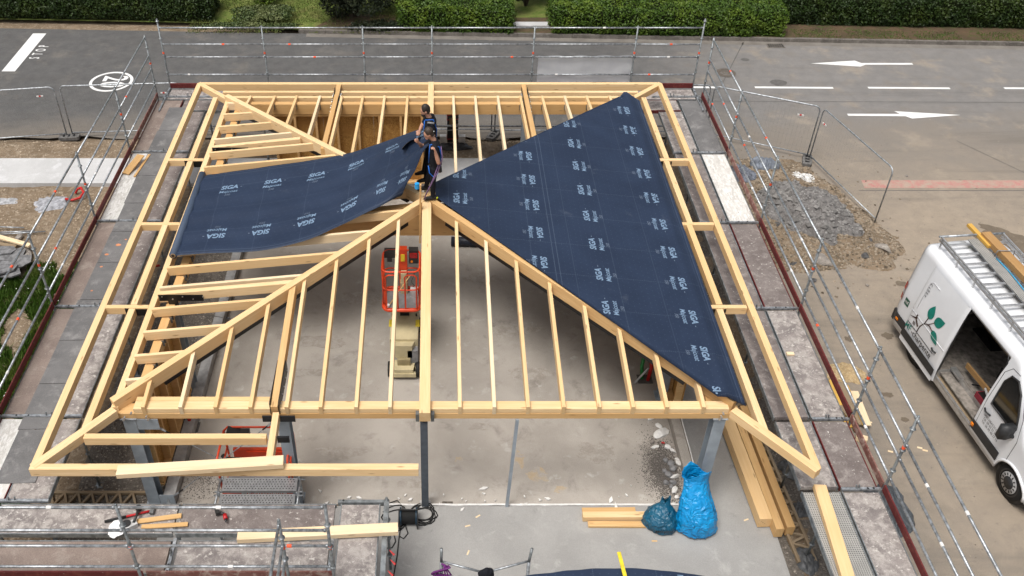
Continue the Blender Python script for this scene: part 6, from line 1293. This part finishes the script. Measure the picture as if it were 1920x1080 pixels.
RS = [(1235, 798, (.09, .06, .04), 0), (1222, 783, (.12, .05, .04), 0), (1240, 812, (.22, .11, .07), 0), (1252, 838, (.09, .06, .04), 0), (1228, 837, (.10, .05, .03), 0), (1262, 845, (.04, .09, .03), 0), (1248, 862, (.07, .06, .05), 1), (1258, 868, (.08, .08, .05), 1), (1270, 862, (.06, .06, .03), 0), (1262, 878, (.09, .08, .07), 1), (1272, 868, (.08, .07, .04), 0), (1255, 890, (.10, .09, .07), 1), (1265, 893, (.05, .12, .05), 0), (1262, 903, (.08, .07, .05), 1), (1250, 905, (.07, .06, .05), 1), (1265, 919, (.12, .06, .04), 0), (1270, 932, (.06, .05, .03), 0), (1222, 828, (.07, .05, .04), 2), (1232, 843, (.05, .05, .04), 2), (1243, 830, (.04, .03, .03), 3), (1246, 882, (.06, .06, .04), 1), (1258, 912, (.05, .05, .04), 1)]
Mrb = [M_white, M_grey, M_stone, M_redpipe]
for i, (px, py, s, m_) in enumerate(RS):
    p = at(px, py, .03); rock('rubble', p, s, 'broken rubble piece in the heap inside the right upstand', 'rubble', Mrb[m_], 'rubble along the right upstand', 40+i)
P = []
for _ in range(9000):
    x, y = 4.68+random.gauss(0, .17), -4.62+random.gauss(0, .36)
    if x < 5.0: P.append((x, y, .004))
for _ in range(600): P.append((-4.3+random.gauss(0, .25), -5.0+random.gauss(0, .25), .004))
pebbles('grit', P, .004, .014, pebm('dark_grit', ((.07, .064, .058), (.20, .18, .165))), 'dark grit and crumbs spread around the rubble', 'grit')
# conduits and hoses
def arc(c, r, a0, a1, n=14, tilt=0, z=0): return [(c[0]+r*math.cos(a), c[1]+r*math.sin(a)*math.cos(tilt), c[2]+r*math.sin(a)*math.sin(tilt)) for a in np.linspace(a0, a1, n)]
c = at(147, 368, .05); mb = MB(); mb.tube([(c.x-.3, c.y-.16, .07), (c.x-.1, c.y-.22, .07), (c.x+.1, c.y-.15, .1), (c.x+.17, c.y+.02, .16), (c.x+.05, c.y+.2, .2), (c.x-.08, c.y+.22, .14), (c.x-.12, c.y+.12, .06)], .035, 8); o = obj('conduit', mb, M_redpipe, None, True); tag(o, 'curl of red conduit on the bare earth below the pale walkway', 'conduit')
for nm, px, py, lb in (('L', 363, 800, 'inside the left upstand behind the bracing rod'), ('R', 1212, 710, 'inside the right upstand under the membrane')):
    c = at(px, py, 0); mb = MB(); s = -1 if nm == 'L' else 1
    mb.tube([(c.x+.02*s, c.y-.05, .0), (c.x+.07*s, c.y+.03, .3), (c.x+.05*s, c.y+.12, .55), (c.x, c.y+.25, .62)], .04, 8); o = obj('conduit', mb, M_redpipe, None, True); tag(o, 'red conduit rising from the floor '+lb, 'conduit')
    mb = MB(); mb.tube([(c.x-.1, c.y, .0), (c.x-.12, c.y+.1, .3), (c.x-.08, c.y+.2, .5), (c.x, c.y+.32, .5)], .04, 8); o = obj('conduit', mb, M_greenpipe, None, True); tag(o, 'green conduit rising from the floor '+lb, 'conduit')
    mb = MB(); mb.b2((c.x-.2, c.y-.15, .001), (c.x+.12, c.y+.12, .006)); o = obj('floor_pit', mb, M_dark); tag(o, 'dark pit in the floor around the conduits '+lb, 'pit')
mb = MB(); mb.tube([at(1190, 718, .02), at(1216, 690, .5)], .022, 8); o = obj('pipe', mb, M_lgrey, None, True); tag(o, 'pale grey pipe leaning over the conduits at the right', 'pipe')
for i, (a, b_) in enumerate(((290, 500), (272, 532), (250, 540))):
    p = at(a, b_, .15); mb = MB(); mb.tube([p+Vector((-.15, -.03, 0)), p+Vector((.12, .03, .02))], .03, 8); o = obj('conduit', mb, M_redpipe, None, True); tag(o, ('short red conduit in the gravel under the left eave, farthest', 'short red conduit in the gravel under the left eave, middle', 'short red conduit in the gravel under the left eave, nearest')[i], 'conduit')
# wrapped post on white blocks behind the back plate
wp = thing('wrapped_post', 'black wrapped bundle standing upright on a dark base behind the back plate', 'post', (.66, 7.9, 0)); mb = MB(); mb.prism([(.5, 7.82), (.82, 7.82), (.82, 8.05), (.5, 8.05)], .1, 1.05); obj('wrap', mb, plain('glossy_black_wrap', (.012, .010, .011), .3), wp)
for z in (.2, .5, .68, .85, 1.0):
    mb = MB(); mb.tube([(.49, 7.81, z), (.83, 7.81, z+.03), (.83, 8.06, z), (.49, 8.06, z)], .012, 5, closed=True); obj('strap', mb, M_lgrey if z in (.5, .68) else M_red, wp)
mb = MB(); mb.b2((.56, 7.8, .7), (.64, 7.82, .92)); obj('label_plate', mb, M_card, wp)
for x in (.38, .94): mb = MB(); mb.b2((x-.1, 7.76, .08), (x+.1, 7.9, .32)); o = obj('foam_block', mb, M_white); tag(o, 'white block left of the wrapped post' if x < .5 else 'white block right of the wrapped post', 'block')
crumple('foil_sheet', (.7, 7.65, .03), .55, .22, .14, M_plastic, 'dark foil sheet under the wrapped post', 'foil', 31, 4, 26)
# slates, boards and rods at the far left
for i, (px, py, rz) in enumerate(((20, 500, .2), (8, 488, -.3), (22, 478, .5), (4, 470, .1), (14, 510, -.1), (35, 492, .8), (5, 505, .4))):
    p = at(px, py, .12+.03*i); rr = random.Random(i); poly = [(.36*math.cos(a+rr.uniform(-.2, .2)), .22*math.sin(a+rr.uniform(-.2, .2))) for a in np.linspace(0, 5.4, 7)]; mb = MB(); mb.prism(poly, -.02, .02); o = obj('slate', mb, plain('slate_grey', (.17, .17, .175), .8, 0, .3, .3, 9), None, M=Matrix.Translation(p) @ Matrix.Rotation(rz, 4, 'Z') @ Matrix.Rotation(.12*(i % 3-1), 4, 'X')); tag(o, 'grey slate in the loose pile at the far left on the weeds', 'slate', 'slates piled at the far left')
rock('stone', at(50, 480, .08), (.28, .16, .08), 'flat pale stone beside the slate pile', seed=70); rock('stone', at(36, 444, .08), (.14, .1, .09), 'pinkish stone between rods and boards at the far left', seed=71); rock('stone', at(42, 468, .1), (.2, .13, .09), 'grey stone tucked under the pale board at the far left', seed=72)
loose('board', at(-12, 440, .3), at(56, 459, .26), .13, .05, M_wood_p, 'pale board lying over the slate pile', 'board'); loose('board', at(-10, 455, .2), at(30, 461, .2), .12, .05, M_wood_w, 'weathered board under the pale one at the far left', 'board')
for i, (a, b_) in enumerate((((-10, 436), (65, 433)), ((-10, 440), (85, 434)), ((-10, 425), (45, 427)))): mb = MB(); mb.tube([at(*a, .1), at(*b_, .1)], .018, 6); o = obj('rod', mb, M_galv, None, True); tag(o, ('middle grey steel rod on the earth at the far left', 'lowest grey steel rod, longest, at the far left', 'topmost grey steel rod at the far left')[i], 'rod')
p = at(95, 380, .02); crumple('mortar_spill', (p.x, p.y, .0), .55, .42, .09, plain('grey_mortar', (.33, .335, .36), .9, 0, .2, .25, 9, .5), 'grey mortar spill on the earth beside the red conduit', 'spill', 41, 6, 40, base=lambda x, y: dirt_z(x, y)-.02)
p = at(10, 377, .02); crumple('mortar_spill', (p.x, p.y, .0), .4, .2, .07, plain('grey_mortar', (.38, .385, .40), .9, 0, .2, .25, 9, .5), 'small grey mortar spill at the far left edge', 'spill', 43, 6, 26, base=lambda x, y: dirt_z(x, y)-.02)
# board pile on the yard by the right scaffold
bp = [((1560, 712), (1592, 800), .14, M_wood_y, 'yellow formwork board leftmost in the pile by the right scaffold'), ((1568, 722), (1606, 808), .07, M_wood_y, 'narrow yellow board second in the pile by the right scaffold'), ((1577, 718), (1616, 796), .12, M_wood_w, 'dark weathered board in the middle of the pile by the right scaffold'), ((1588, 722), (1620, 796), .06, M_wood_y, 'thin yellow batten right of the dark board in the pile'), ((1602, 733), (1627, 797), .16, M_wood_p, 'wide pale plywood strip rightmost in the pile'), ((1575, 760), (1605, 793), .1, M_wood_w, 'short brown board lying across the pile')]
for i, (a, b_, w_, m_, lb) in enumerate(bp): loose('board', at(*a, .05+.025*i), at(*b_, .05+.025*i), w_, .025, m_, lb, 'board')
loose('offcut', at(1606, 816, .1), at(1627, 822, .1), .13, .1, M_wood_p, 'chunky pale offcut at the foot of the board pile', 'offcut')
p = at(1585, 700, 0); crumple('sawdust', (p.x, p.y, 0), .42, .32, .1, surface('sawdust_tan', (.46, .34, .19), (.36, .26, .14), 5, (.55, .43, .27), 14, (.5, .65), None, rough=1, bump=.8, bs=60, bd=.02), 'small heap of tan sawdust behind the board pile', 'sawdust', 51, 6, 34)
for i, (px, py) in enumerate(((1720, 838), (1730, 843), (1665, 845), (1626, 790), (1190, 945))): p = at(px, py, .01); loose('offcut', p, p+Vector((.09, -.03, 0)), .04, .015, M_wood_p, ('tiny offcut left of two on the tan yard by a scaffold post', 'tiny offcut right of two on the tan yard by a scaffold post', 'tiny wood chip beside the right toe board', 'chip beside the plywood strip', 'chip on the terrace joint')[i], 'offcut')
for i, (px, py, a_) in enumerate(((872, 987, .3), (876, 1040, 1.2), (1395, 976, .4), (1222, 1014, 0), (892, 970, .6))): p = at(px, py, .035); loose('wood_chip', p, p+Vector((.1*math.cos(a_), .1*math.sin(a_), 0)), .03, .008, M_wood_p if i != 3 else M_wood_d, ('wood chip on the terrace right of the cable', 'long thin splinter on the terrace above the trestle', 'wood chip on the terrace left of the three timbers', 'small brown chip below the petrol blue bag', 'tiny chip near the terrace joint')[i], 'wood chip')
mb = MB(); c = at(839, 945, .02); mb.b2((c.x-.1, c.y-.06, .0), (c.x+.1, c.y+.06, .02)); o = obj('floor_socket', mb, M_gravel); tag(o, 'dark rectangular recess in the floor beside the ridge column', 'recess')
# dark crumpled sheets in the right trench
for i, (px, py, rx, ry) in enumerate(((1490, 955, .16, .18), (1500, 1050, .2, .3), (1470, 880, .2, .25), (1435, 740, .14, .3))): p = at(px, py, .05); crumple('foil_sheet', (p.x+.12, p.y, .03), rx, ry, .15, plain('dark_grey_foil', (.085, .088, .092), .5, 0, .4, .3, 9, .4), ('crumpled grey foil beside the right lattice girder', 'crumpled grey foil at the bottom of the right trench', 'crumpled dark foil near the corner beam end', 'crumpled dark foil below the right eave')[i], 'foil', 60+i, 6, 26)
